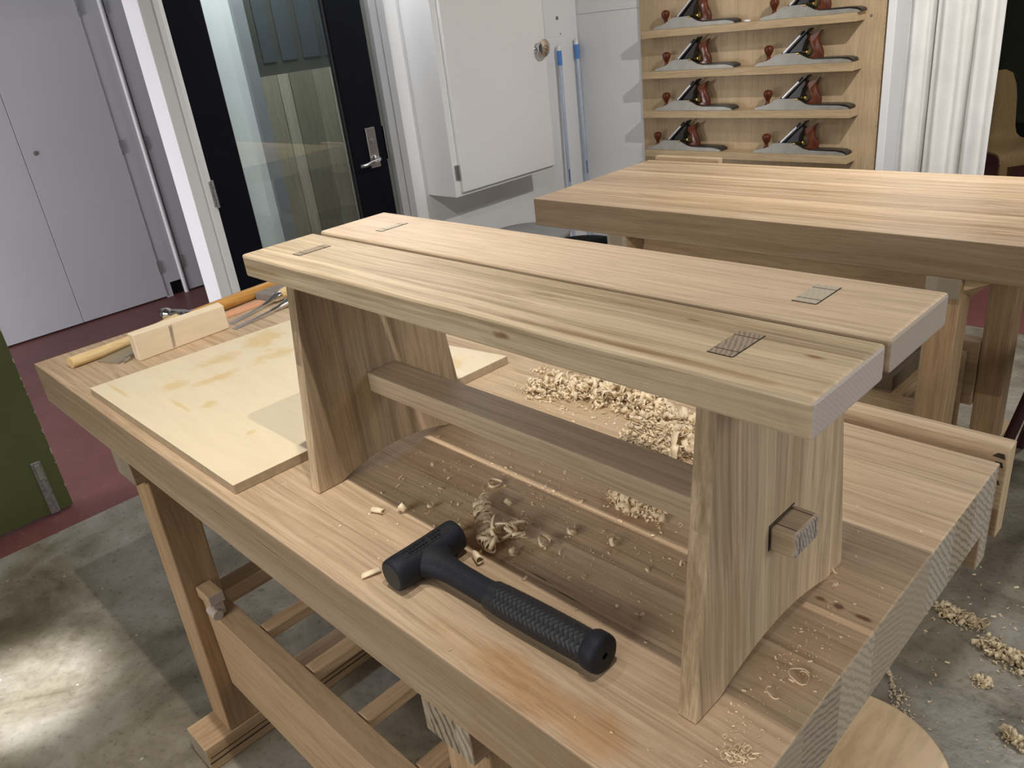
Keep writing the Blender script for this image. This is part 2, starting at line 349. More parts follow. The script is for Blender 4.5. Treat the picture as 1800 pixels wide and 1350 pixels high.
M_hammerwood = wood('hammer_handle_wood', (0.84, 0.64, 0.35), (0.72, 0.52, 0.26), 'Y', seed=71, streak=0.6, rough=0.4)
M_orangewood = wood('mallet_handle_wood', (0.60, 0.32, 0.085), (0.44, 0.21, 0.05), 'Y', seed=74, streak=0.6, rough=0.4)
M_pinkwood = wood('pink_hardwood', (0.80, 0.43, 0.26), (0.66, 0.33, 0.19), 'Y', seed=77, streak=0.5)
M_kanna = wood('plane_body_wood', (0.84, 0.72, 0.54), (0.76, 0.62, 0.44), 'Y', seed=79, streak=0.35, wide=10, fine=16, fibre=0.2)
M_dstone = plain('grey_stone', (0.23, 0.20, 0.18), 0.7, mott=0.2, sc_=60)
M_blacktub = plain('black_plastic_bin', (0.012, 0.012, 0.013), 0.4)
M_greytub = plain('grey_plastic_lid', (0.19, 0.195, 0.19), 0.5)
M_maroon = plain('dark_maroon_metal', (0.035, 0.008, 0.012), 0.4)
M_chairply = wood('chair_plywood', (0.30, 0.21, 0.105), (0.23, 0.155, 0.075), 'Z', seed=83, streak=0.5, rough=0.4)
M_roundtop = wood('round_seat_ply', (0.66, 0.48, 0.285), (0.55, 0.39, 0.22), 'Y', seed=87, streak=0.7, wide=7, fine=14, rough=0.4)
M_shaving = plain('wood_shavings', (0.86, 0.71, 0.50), 0.55, mott=0.16, sc_=70)
M_shaving2 = plain('floor_shavings', (0.70, 0.575, 0.38), 0.6, mott=0.2, sc_=60)
for mm in (M_shaving, M_shaving2):
    b = mm.node_tree.nodes['Principled BSDF']; b.inputs['Subsurface Weight'].default_value = 0.0
M_black = plain('black_void', (0.004, 0.004, 0.004), 0.9)
M_trayred = plain('dark_red_metal', (0.05, 0.02, 0.02), 0.5)

def curtain_mat():
    m, nt, b = mat('linen_curtain'); o, v = coords(nt)
    n = noise_n(nt, o, 240, 3); n2 = noise_n(nt, o, 6, 3)
    c = mixc(nt, 0.25, ramp(nt, n2.outputs[0], [(0.3, (0.70, 0.69, 0.67)), (0.7, (0.80, 0.79, 0.77))]), n.outputs[0], 'OVERLAY')
    nt.links.new(c, b.inputs['Base Color']); b.inputs['Roughness'].default_value = 0.9; b.inputs['Specular IOR Level'].default_value = 0.1
    bump(nt, b, n.outputs[0], 0.15, 0.001); return m
M_curtain = curtain_mat()
def glass_mat():
    m, nt, b = mat('door_glass'); nt.nodes.remove(b)
    out = nt.nodes['Material Output']
    tr = N(nt, 'ShaderNodeBsdfTransparent'); tr.inputs[0].default_value = (0.93, 0.96, 0.95, 1)
    gl = N(nt, 'ShaderNodeBsdfGlossy'); gl.inputs['Roughness'].default_value = 0.01
    fr = N(nt, 'ShaderNodeFresnel'); fr.inputs[0].default_value = 1.5
    f = math_n(nt, 'MINIMUM', math_n(nt, 'ADD', math_n(nt, 'MULTIPLY', fr.outputs[0], 1.3), 0.05), 1.0)
    mx = N(nt, 'ShaderNodeMixShader'); nt.links.new(f, mx.inputs[0]); nt.links.new(tr.outputs[0], mx.inputs[1]); nt.links.new(gl.outputs[0], mx.inputs[2])
    nt.links.new(mx.outputs[0], out.inputs['Surface']); return m
M_glass = glass_mat()

def concrete():
    m, nt, b = mat('polished_concrete'); o, v = coords(nt)
    n1 = noise_n(nt, o, 2.6, 7, 0.65, 0.8); n2 = noise_n(nt, o, 9, 6, 0.65, 0.6); n3 = noise_n(nt, o, 55, 4, 0.6)
    c = ramp(nt, n1.outputs[0], [(0.36, (0.13, 0.108, 0.072)), (0.5, (0.235, 0.208, 0.158)), (0.62, (0.32, 0.295, 0.245))])
    c = mixc(nt, 0.65, c, ramp(nt, n2.outputs[0], [(0.32, (0.62, 0.60, 0.57)), (0.55, (1,)*3)]), 'MULTIPLY')
    c = mixc(nt, 0.5, c, ramp(nt, n3.outputs[0], [(0.33, (0.7,)*3), (0.5, (1,)*3)]), 'MULTIPLY')
    vo = N(nt, 'ShaderNodeTexVoronoi'); vo.inputs['Scale'].default_value = 13; nt.links.new(o, vo.inputs['Vector'])
    c = mixc(nt, ramp(nt, vo.outputs['Distance'], [(0.03, (0.55,)*3), (0.07, (0,)*3)]), c, (0.75, 0.74, 0.70))
    nt.links.new(c, b.inputs['Base Color'])
    nt.links.new(ramp(nt, n3.outputs[0], [(0.35, (0.26,)*3), (0.6, (0.42,)*3)]), b.inputs['Roughness'])
    h = math_n(nt, 'ADD', n3.outputs[0], math_n(nt, 'MULTIPLY', n2.outputs[0], 2.0))
    bump(nt, b, h, 0.35, 0.004)
    return m
M_concrete = concrete()
def redfloor():
    m, nt, b = mat('red_painted_floor'); o, v = coords(nt)
    n1 = noise_n(nt, o, 3, 5); n2 = noise_n(nt, o, 22, 5, 0.7, 1.0)
    c = ramp(nt, n1.outputs[0], [(0.3, (0.14, 0.048, 0.043)), (0.7, (0.19, 0.066, 0.058))])
    c = mixc(nt, ramp(nt, n2.outputs[0], [(0.60, (0,)*3), (0.78, (0.5,)*3)]), c, (0.38, 0.27, 0.25))
    nt.links.new(c, b.inputs['Base Color']); b.inputs['Roughness'].default_value = 0.5; bump(nt, b, n2.outputs[0], 0.1, 0.002); return m
M_red = redfloor()

# ------------------------------------------------------------------ room shell
H = 0.925; T = 0.0985; XW = -1.12; YB = 3.338
f = MB(); f.box(-0.965, 5.0, -3.2, 3.46, -0.1, 0.0); f.box(-3.7, -0.965, -3.2, 3.46, -0.1, 0.0, 1); f.box(-3.7, 5.0, 3.46, 8.4, -0.1, 0.0, 1)
struct(f.build('floor', [M_concrete, M_red]))
struct(MB().box(-3.7, 5.0, -3.2, 8.4, 2.8, 2.9).build('ceiling', M_ceiling))
# left wall (with the doors): pieces left over around the openings
wl = MB()
wl.box(XW-0.14, XW, -3.2, -0.95, 0, 2.8)
wl.box(XW-0.14, XW, -0.95, 2.015, 2.14, 2.8)
wl.box(XW-0.14, XW, 2.015, YB+0.12, 0, 2.8)
struct(wl.build('wall_left', M_wallwhite))
wb = MB(); wb.box(XW, 0.605, YB, YB+0.12, 0, 2.8); wb.box(0.605, 3.0, YB, YB+0.12, 2.3, 2.8); wb.box(3.0, 5.0, YB, YB+0.12, 0, 2.8)
struct(wb.build('wall_back', M_wallwhite))
struct(MB().box(0.6055, 0.640, YB-0.03, YB+0.13, 0, 2.3).build('trim_1', M_white, bevel=0.003))
struct(MB().box(5.0, 5.1, -3.2, 8.4, 0, 2.8).build('wall_right', M_farwall))
struct(MB().box(-3.7, 5.0, -3.3, -3.2, 0, 2.8).build('wall_front', M_farwall))
struct(MB().box(-3.7, 5.0, 8.16, 8.3, 0, 2.8).build('wall_far', M_darkgreen))
struct(MB().box(-3.7, 5.0, 8.135, 8.16, 0.0, 0.13).build('baseboard_far', M_black))
# right side panel of sheet material fixed on the back wall, its seam, and the corner bead
struct(MB().box(XW+0.02, -0.66, YB-0.006, YB, 0.0, 1.498).box(XW+0.02, -0.66, YB-0.006, YB, 1.5005, 2.6).build('trim_2', M_white))
# the hall wall with its closets
hw = MB(); hw.box(-3.75, -3.62, -3.2, 4.0, 0, 2.8); struct(hw.build('wall_hall', M_lilac))
def closet(name, y0, y1, z0, z1, hinges, lock=None):
    o = MB().box(-3.60, -3.57, y0, y1, z0, z1).build(name, M_lilac, bevel=0.0015); struct(o)
    for (hy, hz) in hinges:
        MB().box(-3.572, -3.563, hy-0.007, hy+0.007, hz-0.045, hz+0.045).build('hinge', M_dullsteel, parent=o)
    if lock:
        MB().lathe([(0.012, 0), (0.014, 0.003), (0.012, 0.005)], (-3.5705, lock[0], lock[1]), 'X').lathe([(0.006, 0.005), (0.005, 0.008)], (-3.5705, lock[0], lock[1]), 'X').build('lock', M_darkreveal, parent=o, smooth=True)
    return o
closet('door_2', -0.2, 0.9785, 0.012, 2.2, [])
closet('door_3', 0.9815, 1.558, 0.012, 2.2, [(1.556, 1.87), (1.556, 1.04), (1.556, 0.22)], lock=(1.052, 1.10))
# fixed stile with the low vent opening, rounded white bead, second closet leaf
st = MB(); st.box(-3.60, -3.575, 1.5595, 1.683, 0.10, 2.2).box(-3.60, -3.575, 1.5595, 1.600, 0.0, 0.10); st.box(-3.62, -3.612, 1.6, 1.69, 0, 0.1, 1)
struct(st.build('trim_3', [M_lilac, M_black]))
struct(MB().tube([(-3.575, 1.700, 0.0), (-3.575, 1.700, 2.2)], 0.016, 16).build('trim_4', plain('bead_paint', (0.60, 0.59, 0.60), 0.4), smooth=True))
closet('door_4', 1.722, 2.5, 0.012, 2.2, [(1.725, 1.87), (1.725, 1.04), (1.725, 0.22)])

# white post between the openings (door jamb) with its stepped profile
jm = MB(); jm.box(XW-0.14, XW+0.004, 0.935, 0.985, 0, 2.14); jm.box(XW-0.14, XW+0.018, 0.985, 1.008, 0, 2.14); jm.box(XW-0.14, XW+0.004, 1.008, 1.026, 0, 2.14)
jo = struct(jm.build('trim_5', M_white, bevel=0.003))
# glazed black door
dr = MB(); dr.box(XW-0.045, XW, 1.030, 1.172, 0.01, 2.12).box(XW-0.045, XW, 1.716, 1.902, 0.01, 2.12).box(XW-0.045, XW, 1.172, 1.716, 1.98, 2.12).box(XW-0.045, XW, 1.172, 1.716, 0.01, 0.28)
do = struct(dr.build('door_1', M_blackdoor, bevel=0.002))
MB().box(XW-0.026, XW-0.020, 1.170, 1.718, 0.278, 1.982).build('pane', M_glass, parent=do)
bd = MB()
for (a, b_) in ((1.172, 1.177), (1.711, 1.716)): bd.box(XW-0.018, XW-0.006, a, b_, 0.28, 1.98)
bd.build('glazing_bead', M_japan, parent=do)
for hz in (1.02, 0.25, 1.85):
    hg = MB(); hg.tube([(XW+0.010, 1.026, hz-0.055), (XW+0.010, 1.026, hz+0.055)], 0.0065, 12); hg.box(XW+0.0045, XW+0.009, 1.008, 1.026, hz-0.05, hz+0.05)
    hg.build('hinge', M_dullsteel, parent=do, smooth=True)
pl = MB().box(XW, XW+0.012, 1.800, 1.852, 0.965, 1.145).build('lock_plate', M_steel, parent=do, bevel=0.002)
kh = MB().lathe([(0.011, 0.012), (0.011, 0.018), (0.006, 0.019)], (XW, 1.829, 1.085), 'X', 20).build('keyhole', M_darkreveal, parent=pl, smooth=True)
lv = MB(); lv.lathe([(0.016, 0.012), (0.014, 0.020), (0.010, 0.026)], (XW, 1.826, 1.008), 'X', 20)
lv.tube([(XW+0.02, 1.826, 1.008), (XW+0.052, 1.824, 1.008), (XW+0.062, 1.812, 1.006), (XW+0.064, 1.78, 1.0), (XW+0.062, 1.735, 0.994), (XW+0.056, 1.712, 0.993)], [0.009, 0.009, 0.0095, 0.0095, 0.009, 0.0085], 14)
lv.build('lever_handle', M_chrome, parent=pl, smooth=True)
gf = MB(); gf.box(XW-0.14, XW-0.02, 1.906, 1.935, 0, 2.14, 1); gf.box(XW-0.14, XW+0.012, 1.935, 1.975, 0, 2.14); gf.box(XW-0.14, XW+0.018, 1.977, 2.013, 0, 2.14); gf.box(XW-0.14, XW+0.012, 1.026, 2.013, 2.122, 2.14)
go = struct(gf.build('trim_6', [M_greyframe, M_darkreveal], bevel=0.0015))
MB().box(XW-0.02, XW+0.006, 1.904, 1.9105, 0.99, 1.14).build('strike_plate', M_chrome, parent=go)
# seen through the glass: end of a white partition, grey post and boards with dark windows added to imitate a reflection
struct(MB().box(-1.86, -1.74, 1.30, 1.604, 0, 2.6).build('wall_corridor', plain('corridor_white', (0.82, 0.88, 0.89), 0.6, mott=0.02)))
struct(MB().box(-1.86, -1.75, 1.605, 1.684, 0, 2.6).build('trim_7', plain('corridor_grey', (0.30, 0.32, 0.34), 0.6)))
scn = MB()
yy = 1.686
for i, (wd, k) in enumerate([(0.095, 0), (0.065, 1), (0.14, 2), (0.10, 0), (0.16, 1), (0.12, 2), (0.2, 0)]):
    scn.box(-1.86, -1.76+0.002*k, yy, yy+wd-0.003, 0, 1.40, k); yy += wd
scn.box(-1.86, -1.77, 1.686, yy, 1.40, 2.6, 3)
for k, (a, b_) in enumerate(((1.73, 1.80), (1.835, 1.92), (1.96, 2.06), (2.09, 2.2))): scn.box(-1.775, -1.765, a, b_, 1.46, 2.0, 4)
M_oa = wood('reflected_board_a', (0.40, 0.385, 0.29), (0.33, 0.315, 0.235), 'Z', seed=91, streak=0.6)
M_ob = wood('reflected_board_b', (0.55, 0.53, 0.42), (0.46, 0.44, 0.34), 'Z', seed=92, streak=0.6)
M_oc = wood('reflected_board_c', (0.30, 0.29, 0.215), (0.25, 0.24, 0.175), 'Z', seed=93, streak=0.6)
struct(scn.build('reflection_screen', [M_oa, M_ob, M_oc, plain('reflected_dark', (0.075, 0.078, 0.07), 0.4), plain('reflected_window', (0.07, 0.085, 0.095), 0.25)]))

# green door leaf standing at the left
t = MB().box(XW-0.035, XW+0.01, -0.90, 0.135, 0.012, 2.10).build('door_5', M_green, bevel=0.002); struct(t)
fb = MB().box(XW+0.01, XW+0.018, 0.052, 0.086, 0.010, 0.235).build('flush_bolt', M_dullsteel, parent=t, bevel=0.002)
MB().box(XW+0.018, XW+0.024, 0.060, 0.078, 0.16, 0.225).build('bolt_lever', M_castiron, parent=fb, bevel=0.002)
random.seed(4)
ch = MB()
for i in range(16):
    z = random.uniform(0.03, 1.0); hgt = random.uniform(0.004, 0.022); ch.box(XW+0.004, XW+0.0107, 0.1322, 0.1357, z, z+hgt)
ch.build('chipped_edge', plain('bare_chips', (0.5, 0.45, 0.36), 0.8), parent=t)

# ------------------------------------------------------------------ white wall cabinet
cx0, cx1, cy0, cy1, cz0 = XW, -0.905, 2.113, 2.815, 0.769
cab = thing('wall_cabinet', (cx0, cy0, cz0), 'white painted wall cabinet with one door hung beside the black glazed door', 'cabinet')
MB().box(cx0+0.001, cx1, cy0, cy1, cz0, 2.15).build('body', M_white, parent=cab, bevel=0.002)
dd = MB().box(cx1+0.001, cx1+0.022, cy0+0.036, cy1-0.004, cz0+0.020, 2.13).build('door', M_white, parent=cab, bevel=0.003)
for hz in (0.885, 1.95):
    MB().box(cx1+0.0, cx1+0.006, cy0+0.010, cy0+0.026, hz-0.035, hz+0.035).tube([(cx1+0.010, cy0+0.030, hz-0.035), (cx1+0.010, cy0+0.030, hz+0.035)], 0.006, 10).build('hinge', M_steel, parent=dd, smooth=True)
kb = MB().lathe([(0.027, 0.022), (0.029, 0.024), (0.026, 0.029), (0.011, 0.033), (0.009, 0.040), (0.010, 0.056), (0.026, 0.060), (0.041, 0.063), (0.042, 0.067), (0.030, 0.073), (0.001, 0.075)], (cx1, 2.757, 1.372), 'X', 32)
kb.build('knob', M_chrome, parent=dd, smooth=True)

# hatch in the wall beside the cabinet
ht = thing('access_hatch', (XW, 3.07, 1.38), 'flush white access hatch with small dark latch above the left broom handle', 'hatch')
MB().box(XW+0.0005, XW+0.004, 3.070, 3.216, 1.405, 1.60).box(XW+0.0005, XW+0.0025, 3.068, 3.222, 1.368, 1.398).build('panel', M_white, parent=ht, bevel=0.001)
MB().box(XW+0.004, XW+0.007, 3.166, 3.183, 1.486, 1.503).build('latch', M_darkreveal, parent=ht)
MB().box(XW+0.004, XW+0.006, 3.19, 3.195, 1.41, 1.418).build('hinge_pin', M_darkreveal, parent=ht)
MB().box(XW+0.0005, XW+0.004, 3.068, 3.175, 1.604, 1.610).build('seam', M_black, parent=ht)

# broom handles leaning in the corner
def broom(name, p0, p1, label):
    a, b_ = Vector(p0), Vector(p1); d = (b_-a)
    L = d.length; u = d/L
    o = thing(name, p0, label, 'broom handle', 'cleaning poles leaning in the corner')
    P = lambda s: tuple(a+u*s)
    MB().tube([P(0), P(L-0.10)], 0.0105, 16).build('pole', M_pole, parent=o, smooth=True)
    MB().tube([P(L-0.105), P(L-0.03)], 0.0135, 16).build('grip', M_blue, parent=o, smooth=True)
    MB().tube([P(L-0.03), P(L-0.004), P(L)], [0.0125, 0.012, 0.006], 16).build('end_cap', M_plasticwhite, parent=o, smooth=True)
    lb = MB()
    for i in range(7):
        s = L-0.735+i*0.0105; q = a+u*s+Vector((0.0102, -0.0035, 0))
        lb.box(q.x-0.0012, q.x+0.0006, q.y-0.0045, q.y+0.0045, q.z-0.0035, q.z+0.0035)
    lb.build('lettering', M_navyink, parent=o)
    return o
broom('broom_handle', (-1.062, 3.108, 0.0), (-1.084, 3.135, 1.362), 'pale blue pole with blue grip leaning on the white wall, nearer the cabinet')
broom('broom_handle', (-1.065, 3.285, 0.0), (-1.098, 3.298, 1.378), 'pale blue pole with blue grip leaning in the wall corner, farther from the cabinet')

# ------------------------------------------------------------------ plane rack
rk = thing('plane_rack', (-0.66, YB, 0.4), 'tall oak-veneered rack board with four shelves of hand planes in view on the back wall', 'rack')
MB().box(-0.668, 0.590, YB-0.020, YB-0.001, 0.35, 2.2).build('back_panel', M_panel, parent=rk)
MB().box(0.590, 0.596, YB-0.021, YB-0.001, 0.35, 2.2).build('edge_strip', M_shelf, parent=rk)
SH = [0.7976, 0.9972, 1.192, 1.387]
for z in SH:
    MB().box(-0.600, 0.508, 3.228, YB-0.0205, z-0.0345, z).build('shelf', [M_shelf, M_shelfend], parent=rk, bevel=0.0012, endaxis='X')
MB().lathe([(0.006, 0), (0.005, -0.003)], (0.535, YB-0.020, 1.367), 'Y', 12).build('screw', M_darkreveal, parent=rk)

def hand_plane(loc, label):
    X0, Y0, Z0 = 0, 0, 0
    o = thing('hand_plane', (0, 0, 0), label, 'hand plane', 'bench planes on the rack shelves')
    L = 0.462
    cheek = [(0.0, 0.0), (0.0, 0.006), (0.012, 0.014), (0.05, 0.020), (0.078, 0.030), (0.105, 0.046), (0.125, 0.050), (0.20, 0.050), (0.222, 0.043), (0.255, 0.026), (0.285, 0.019), (0.33, 0.018), (0.41, 0.0175), (0.445, 0.011), (0.458, 0.004), (0.455, 0.0)]
    b = MB(); b.prism(cheek, 'Y', -0.0345, -0.0305); b.prism(cheek, 'Y', 0.0305, 0.0345)
    sole = [(0.0, 0.0), (0.0, 0.005), (0.445, 0.005), (0.458, 0.003), (0.455, 0.0)]
    b.prism(sole, 'Y', -0.0305, 0.0305)
    b.build('body', M_castiron, parent=o, bevel=0.001)
    # japanned bed: raised ribs, toe boss, tote bed and rounded heel
    j = MB(); j.prism([(0.018, 0.005), (0.018, 0.010), (0.05, 0.016), (0.07, 0.010), (0.07, 0.005)], 'Y', -0.029, 0.029)
    j.prism([(0.17, 0.005), (0.17, 0.030), (0.20, 0.045), (0.225, 0.040), (0.262, 0.023), (0.32, 0.024), (0.40, 0.024), (0.435, 0.022), (0.455, 0.015), (0.462, 0.007), (0.455, 0.004)], 'Y', -0.029, 0.029)
    j.prism([(0.115, 0.045), (0.128, 0.056), (0.145, 0.055), (0.15, 0.045)], 'Y', -0.016, 0.016)
    j.build('bed', M_japan, parent=o, bevel=0.002)
    # frog and the inclined iron, cap iron, lever cap
    fr = MB(); fr.prism([(0.158, 0.045), (0.24, 0.125), (0.246, 0.112), (0.232, 0.090), (0.224, 0.060), (0.22, 0.040)], 'Y', -0.020, 0.020); fr.build('frog', M_japan, parent=o, bevel=0.001)
    ir = MB()
    d = Vector((0.74, 0, 0.672)).normalized(); n = Vector((-d.z, 0, d.x)); p0 = Vector((0.138, 0, 0.040))
    def slab(mb, s0, s1, w0, w1, t0, t1, taper=1.0):
        P = [p0+d*s0+n*t0, p0+d*s1+n*t0, p0+d*s1+n*t1, p0+d*s0+n*t1]
        mb.hexa([tuple(P[0]+Vector((0, w0, 0))), tuple(P[1]+Vector((0, w0*taper, 0))), tuple(P[1]+Vector((0, w1*taper, 0))), tuple(P[0]+Vector((0, w1, 0))),
                 tuple(P[3]+Vector((0, w0, 0))), tuple(P[2]+Vector((0, w0*taper, 0))), tuple(P[2]+Vector((0, w1*taper, 0))), tuple(P[3]+Vector((0, w1, 0)))])
    slab(ir, 0.0, 0.155, -0.024, 0.024, -0.001, 0.0035); ir.build('iron', M_japan, parent=o)
    lc = MB(); slab(lc, 0.006, 0.112, -0.027, 0.027, 0.0036, 0.013, 0.93); lc.build('lever_cap', M_capsteel, parent=o, bevel=0.0015)
    cl = MB(); slab(cl, 0.090, 0.124, -0.012, 0.012, 0.0128, 0.019, 0.8); cl.build('cam_lever', M_japan, parent=o, bevel=0.001)
    # brass adjusting wheel
    bw = MB(); q = Vector((0.238, 0, 0.048)); bw.lathe([(0.004, -0.022), (0.004, 0), (0.0125, 0.0), (0.0135, 0.004), (0.0125, 0.009), (0.003, 0.011)], tuple(q), 'X', 24)
    bw.lathe([(0.007, 0), (0.007, 0.012)], (0.205, -0.029, 0.046), 'X', 12); bw.build('adjusting_wheel', M_brass, parent=o, smooth=True)
    kn = MB(); kn.lathe([(0.014, 0.018), (0.015, 0.022), (0.010, 0.026), (0.0085, 0.034), (0.010, 0.042), (0.016, 0.052), (0.0205, 0.062), (0.0215, 0.071), (0.019, 0.079), (0.012, 0.085), (0.004, 0.087), (0.0005, 0.087)], (0.052, 0, 0), 'Z', 28)
    kn.build('knob', M_rose, parent=o, smooth=True)
    # tote: open S-shaped rear handle
    front = [(0.228, 0.023), (0.252, 0.030), (0.268, 0.036), (0.272, 0.048), (0.266, 0.066), (0.256, 0.084), (0.246, 0.098), (0.243, 0.106), (0.252, 0.116), (0.270, 0.122), (0.290, 0.129), (0.303, 0.136)]
    back = [(0.306, 0.134), (0.299, 0.124), (0.293, 0.114), (0.290, 0.104), (0.293, 0.092), (0.302, 0.074), (0.312, 0.056), (0.316, 0.040), (0.314, 0.023)]
    outline = front+back
    rings = []
    cxm = sum(p[0] for p in outline)/len(outline); czm = 0.07
    for (yy, k) in ((-0.011, 0.80), (-0.0085, 0.94), (-0.004, 1.0), (0.004, 1.0), (0.0085, 0.94), (0.011, 0.80)):
        ring = []
        m_ = len(outline)
        for i, (u, v) in enumerate(outline):
            # shrink towards the local spine
            tpar = i/(len(front)-1) if i < len(front) else 1-(i-len(front))/(len(back)-1)
            fi = tpar*(len(front)-1); bi = (1-tpar)*(len(back)-1)
            fa = front[min(int(fi), len(front)-1)]; ba = back[min(int(bi), len(back)-1)]
            sx, sz = (fa[0]+ba[0])/2, (fa[1]+ba[1])/2
            ring.append((sx+(u-sx)*k, yy, (sz+(v-sz)*k) if v > 0.024 else v))
        rings.append(ring)
    tb = MB(); tb.rings(rings); tb.build('tote', M_rose, parent=o, smooth=True)
    o.location = loc
    return o
def dup(root, loc, label=None, group=None, rotz=None):
    r = root.copy(); C.objects.link(r); r.location = loc
    if rotz is not None: r.rotation_euler[2] = rotz
    if label: r['label'] = label
    if group: r['group'] = group
    for chd in list(root.children):
        c = chd.copy(); C.objects.link(c); c.parent = r
        for g in chd.children:
            d2 = g.copy(); C.objects.link(d2); d2.parent = c
    return r
names = ['bottom', 'second', 'third', 'top visible']
rows = [(-0.597, 0.040), (-0.535, 0.042), (-0.527, 0.041), (-0.526, 0.063)]
firstp = None
for r_, (z, xs) in enumerate(zip(SH, rows)):
    for c_, xx in enumerate(xs):
        nm = {0: 'lowest shelf', 1: 'second shelf from the bottom', 2: 'third shelf from the bottom', 3: 'topmost shelf in view'}[r_]
        lab = 'iron hand plane with red-brown handles, %s one on the %s' % ('left' if c_ == 0 else 'right', nm)
        yk = 3.272
        if firstp is None: firstp = hand_plane((xx, yk, z+0.0003), lab)
        else: dup(firstp, (xx, yk, z+0.0003), lab)
tag(MB().lathe([(0.013, 0.0), (0.016, 0.003), (0.015, 0.007), (0.008, 0.010), (0.001, 0.0105)], (0, 0, 0), 'Z', 20).build('plastic_cap', M_plasticwhite, loc=(0, 0, 0), smooth=True),
    'small round white cap lying between the two planes on the highest shelf in view', 'cap').location = (-0.015, 3.262, 1.3872)

# ------------------------------------------------------------------ curtain, chair and things behind
cu = MB(); rows_ = []
nz = 22; nx = 260
for k in range(nz+1):
    z = 0.03+(2.28-0.03)*k/nz; ring = []
    for i in range(nx+1):
        s = i/nx; x = 0.588+0.410*s+(0.012*(1-z/2.3))*s
        ph = s*2*PI
        y = 3.45+0.020*math.sin(ph*3.2+0.5+0.35*math.sin(z*1.2))+0.013*math.sin(ph*6.6+1.3+z*0.8)+0.010*math.sin(ph*1.3+z)+0.003*mnoise.noise(Vector((s*9, z*3, 1)))*2
        # one deep dark pleat about a third across and a second near the right
        y += 0.085*math.exp(-((s-0.36-0.008*math.sin(z*2))/0.020)**2)+0.045*math.exp(-((s-0.74)/0.012)**2)
        ring.append((x, y, z))
    rows_.append(ring)
cu.rings(rows_, closed=False)
def solid(th, lv=0):
    def f_(o):
        s = o.modifiers.new('thickness', 'SOLIDIFY'); s.thickness = th
    return f_
tag(cu.build('curtain', M_curtain, loc=(0.80, 3.45, 0.03), smooth=True, mod=solid(0.0015)), 'white linen curtain hanging in folds beside the plane rack', 'curtain')

chp = (0.56, 5.30, 0.0)
chair = thing('plywood_chair', (0, 0, 0), 'bent plywood chair standing behind the curtain in front of the dark green wall', 'chair')
# profile in x (depth, facing +x) and z ; width along y
def shell(path, halfw, th=0.011):
    mb = MB(); rr = []
    pts = [Vector((p[0], 0, p[1])) for p in path]
    for i, p in enumerate(pts):
        t_ = (pts[min(i+1, len(pts)-1)]-pts[max(i-1, 0)]).normalized(); n_ = Vector((-t_.z, 0, t_.x))*th/2; hw_ = halfw[i]
        rr.append([(p+n_+Vector((0, y, 0)))[:] for y in [hw_*(-1+2*k/6) for k in range(7)]]+[(p-n_+Vector((0, y, 0)))[:] for y in [hw_*(1-2*k/6) for k in range(7)]])
    mb.rings(rr); return mb
shell([(-0.235, 0.880), (-0.232, 0.855), (-0.222, 0.78), (-0.210, 0.70), (-0.198, 0.60), (-0.188, 0.53), (-0.172, 0.485), (-0.145, 0.462), (-0.10, 0.455)], [0.10, 0.150, 0.178, 0.186, 0.186, 0.186, 0.19, 0.20, 0.205]).build('backrest', M_chairply, parent=chair, smooth=True)
shell([(-0.101, 0.455), (0.0, 0.450), (0.10, 0.455), (0.18, 0.455), (0.215, 0.445), (0.232, 0.42), (0.236, 0.38)], [0.205]*7).build('seat', M_chairply, parent=chair, smooth=True)
for s_ in (-1, 1):
    MB().prism([(0.230, 0.40), (0.243, 0.40), (0.262, 0.0), (0.250, 0.0)], 'Y', s_*0.205-0.0 if s_ < 0 else 0.155, -0.155 if s_ < 0 else 0.205).build('leg', M_chairply, parent=chair)
    MB().prism([(-0.16, 0.455), (-0.145, 0.455), (-0.225, 0.0), (-0.24, 0.0)], 'Y', -0.205 if s_ < 0 else 0.165, -0.165 if s_ < 0 else 0.205).build('leg', M_chairply, parent=chair)
chair.location = (0.585, 5.36, 0); chair.rotation_euler = (0, 0, math.radians(-38))

# bins standing by the left wall
def bin_(name, c, r, h, m_, label, lid=True):
    o = thing(name, c, label, 'bin')
    body = MB(); body.lathe([(r*0.82, 0), (r*0.97, h-0.05), (r*1.0, h-0.05), (r*1.0, h), (r*0.965, h), (r*0.94, h-0.06), (r*0.80, 0.02)], (c[0], c[1], 0), 'Z', 40)
    body.build('body', m_, parent=o, smooth=True)
    return o
b1 = bin_('round_bin', (-0.63, 2.30, 0), 0.205, 0.555, M_greytub, 'round grey bin with a pale rim standing below the wall cabinet')
MB().lathe([(0.195, 0.5555), (0.207, 0.558), (0.211, 0.566), (0.204, 0.575), (0.09, 0.582), (0.001, 0.584)], (-0.63, 2.30, 0), 'Z', 40).build('lid', M_greytub, parent=b1, smooth=True)
bin_('round_bin', (-0.215, 2.20, 0), 0.175, 0.585, M_blacktub, 'round black bin between the grey bin and the far workbench')

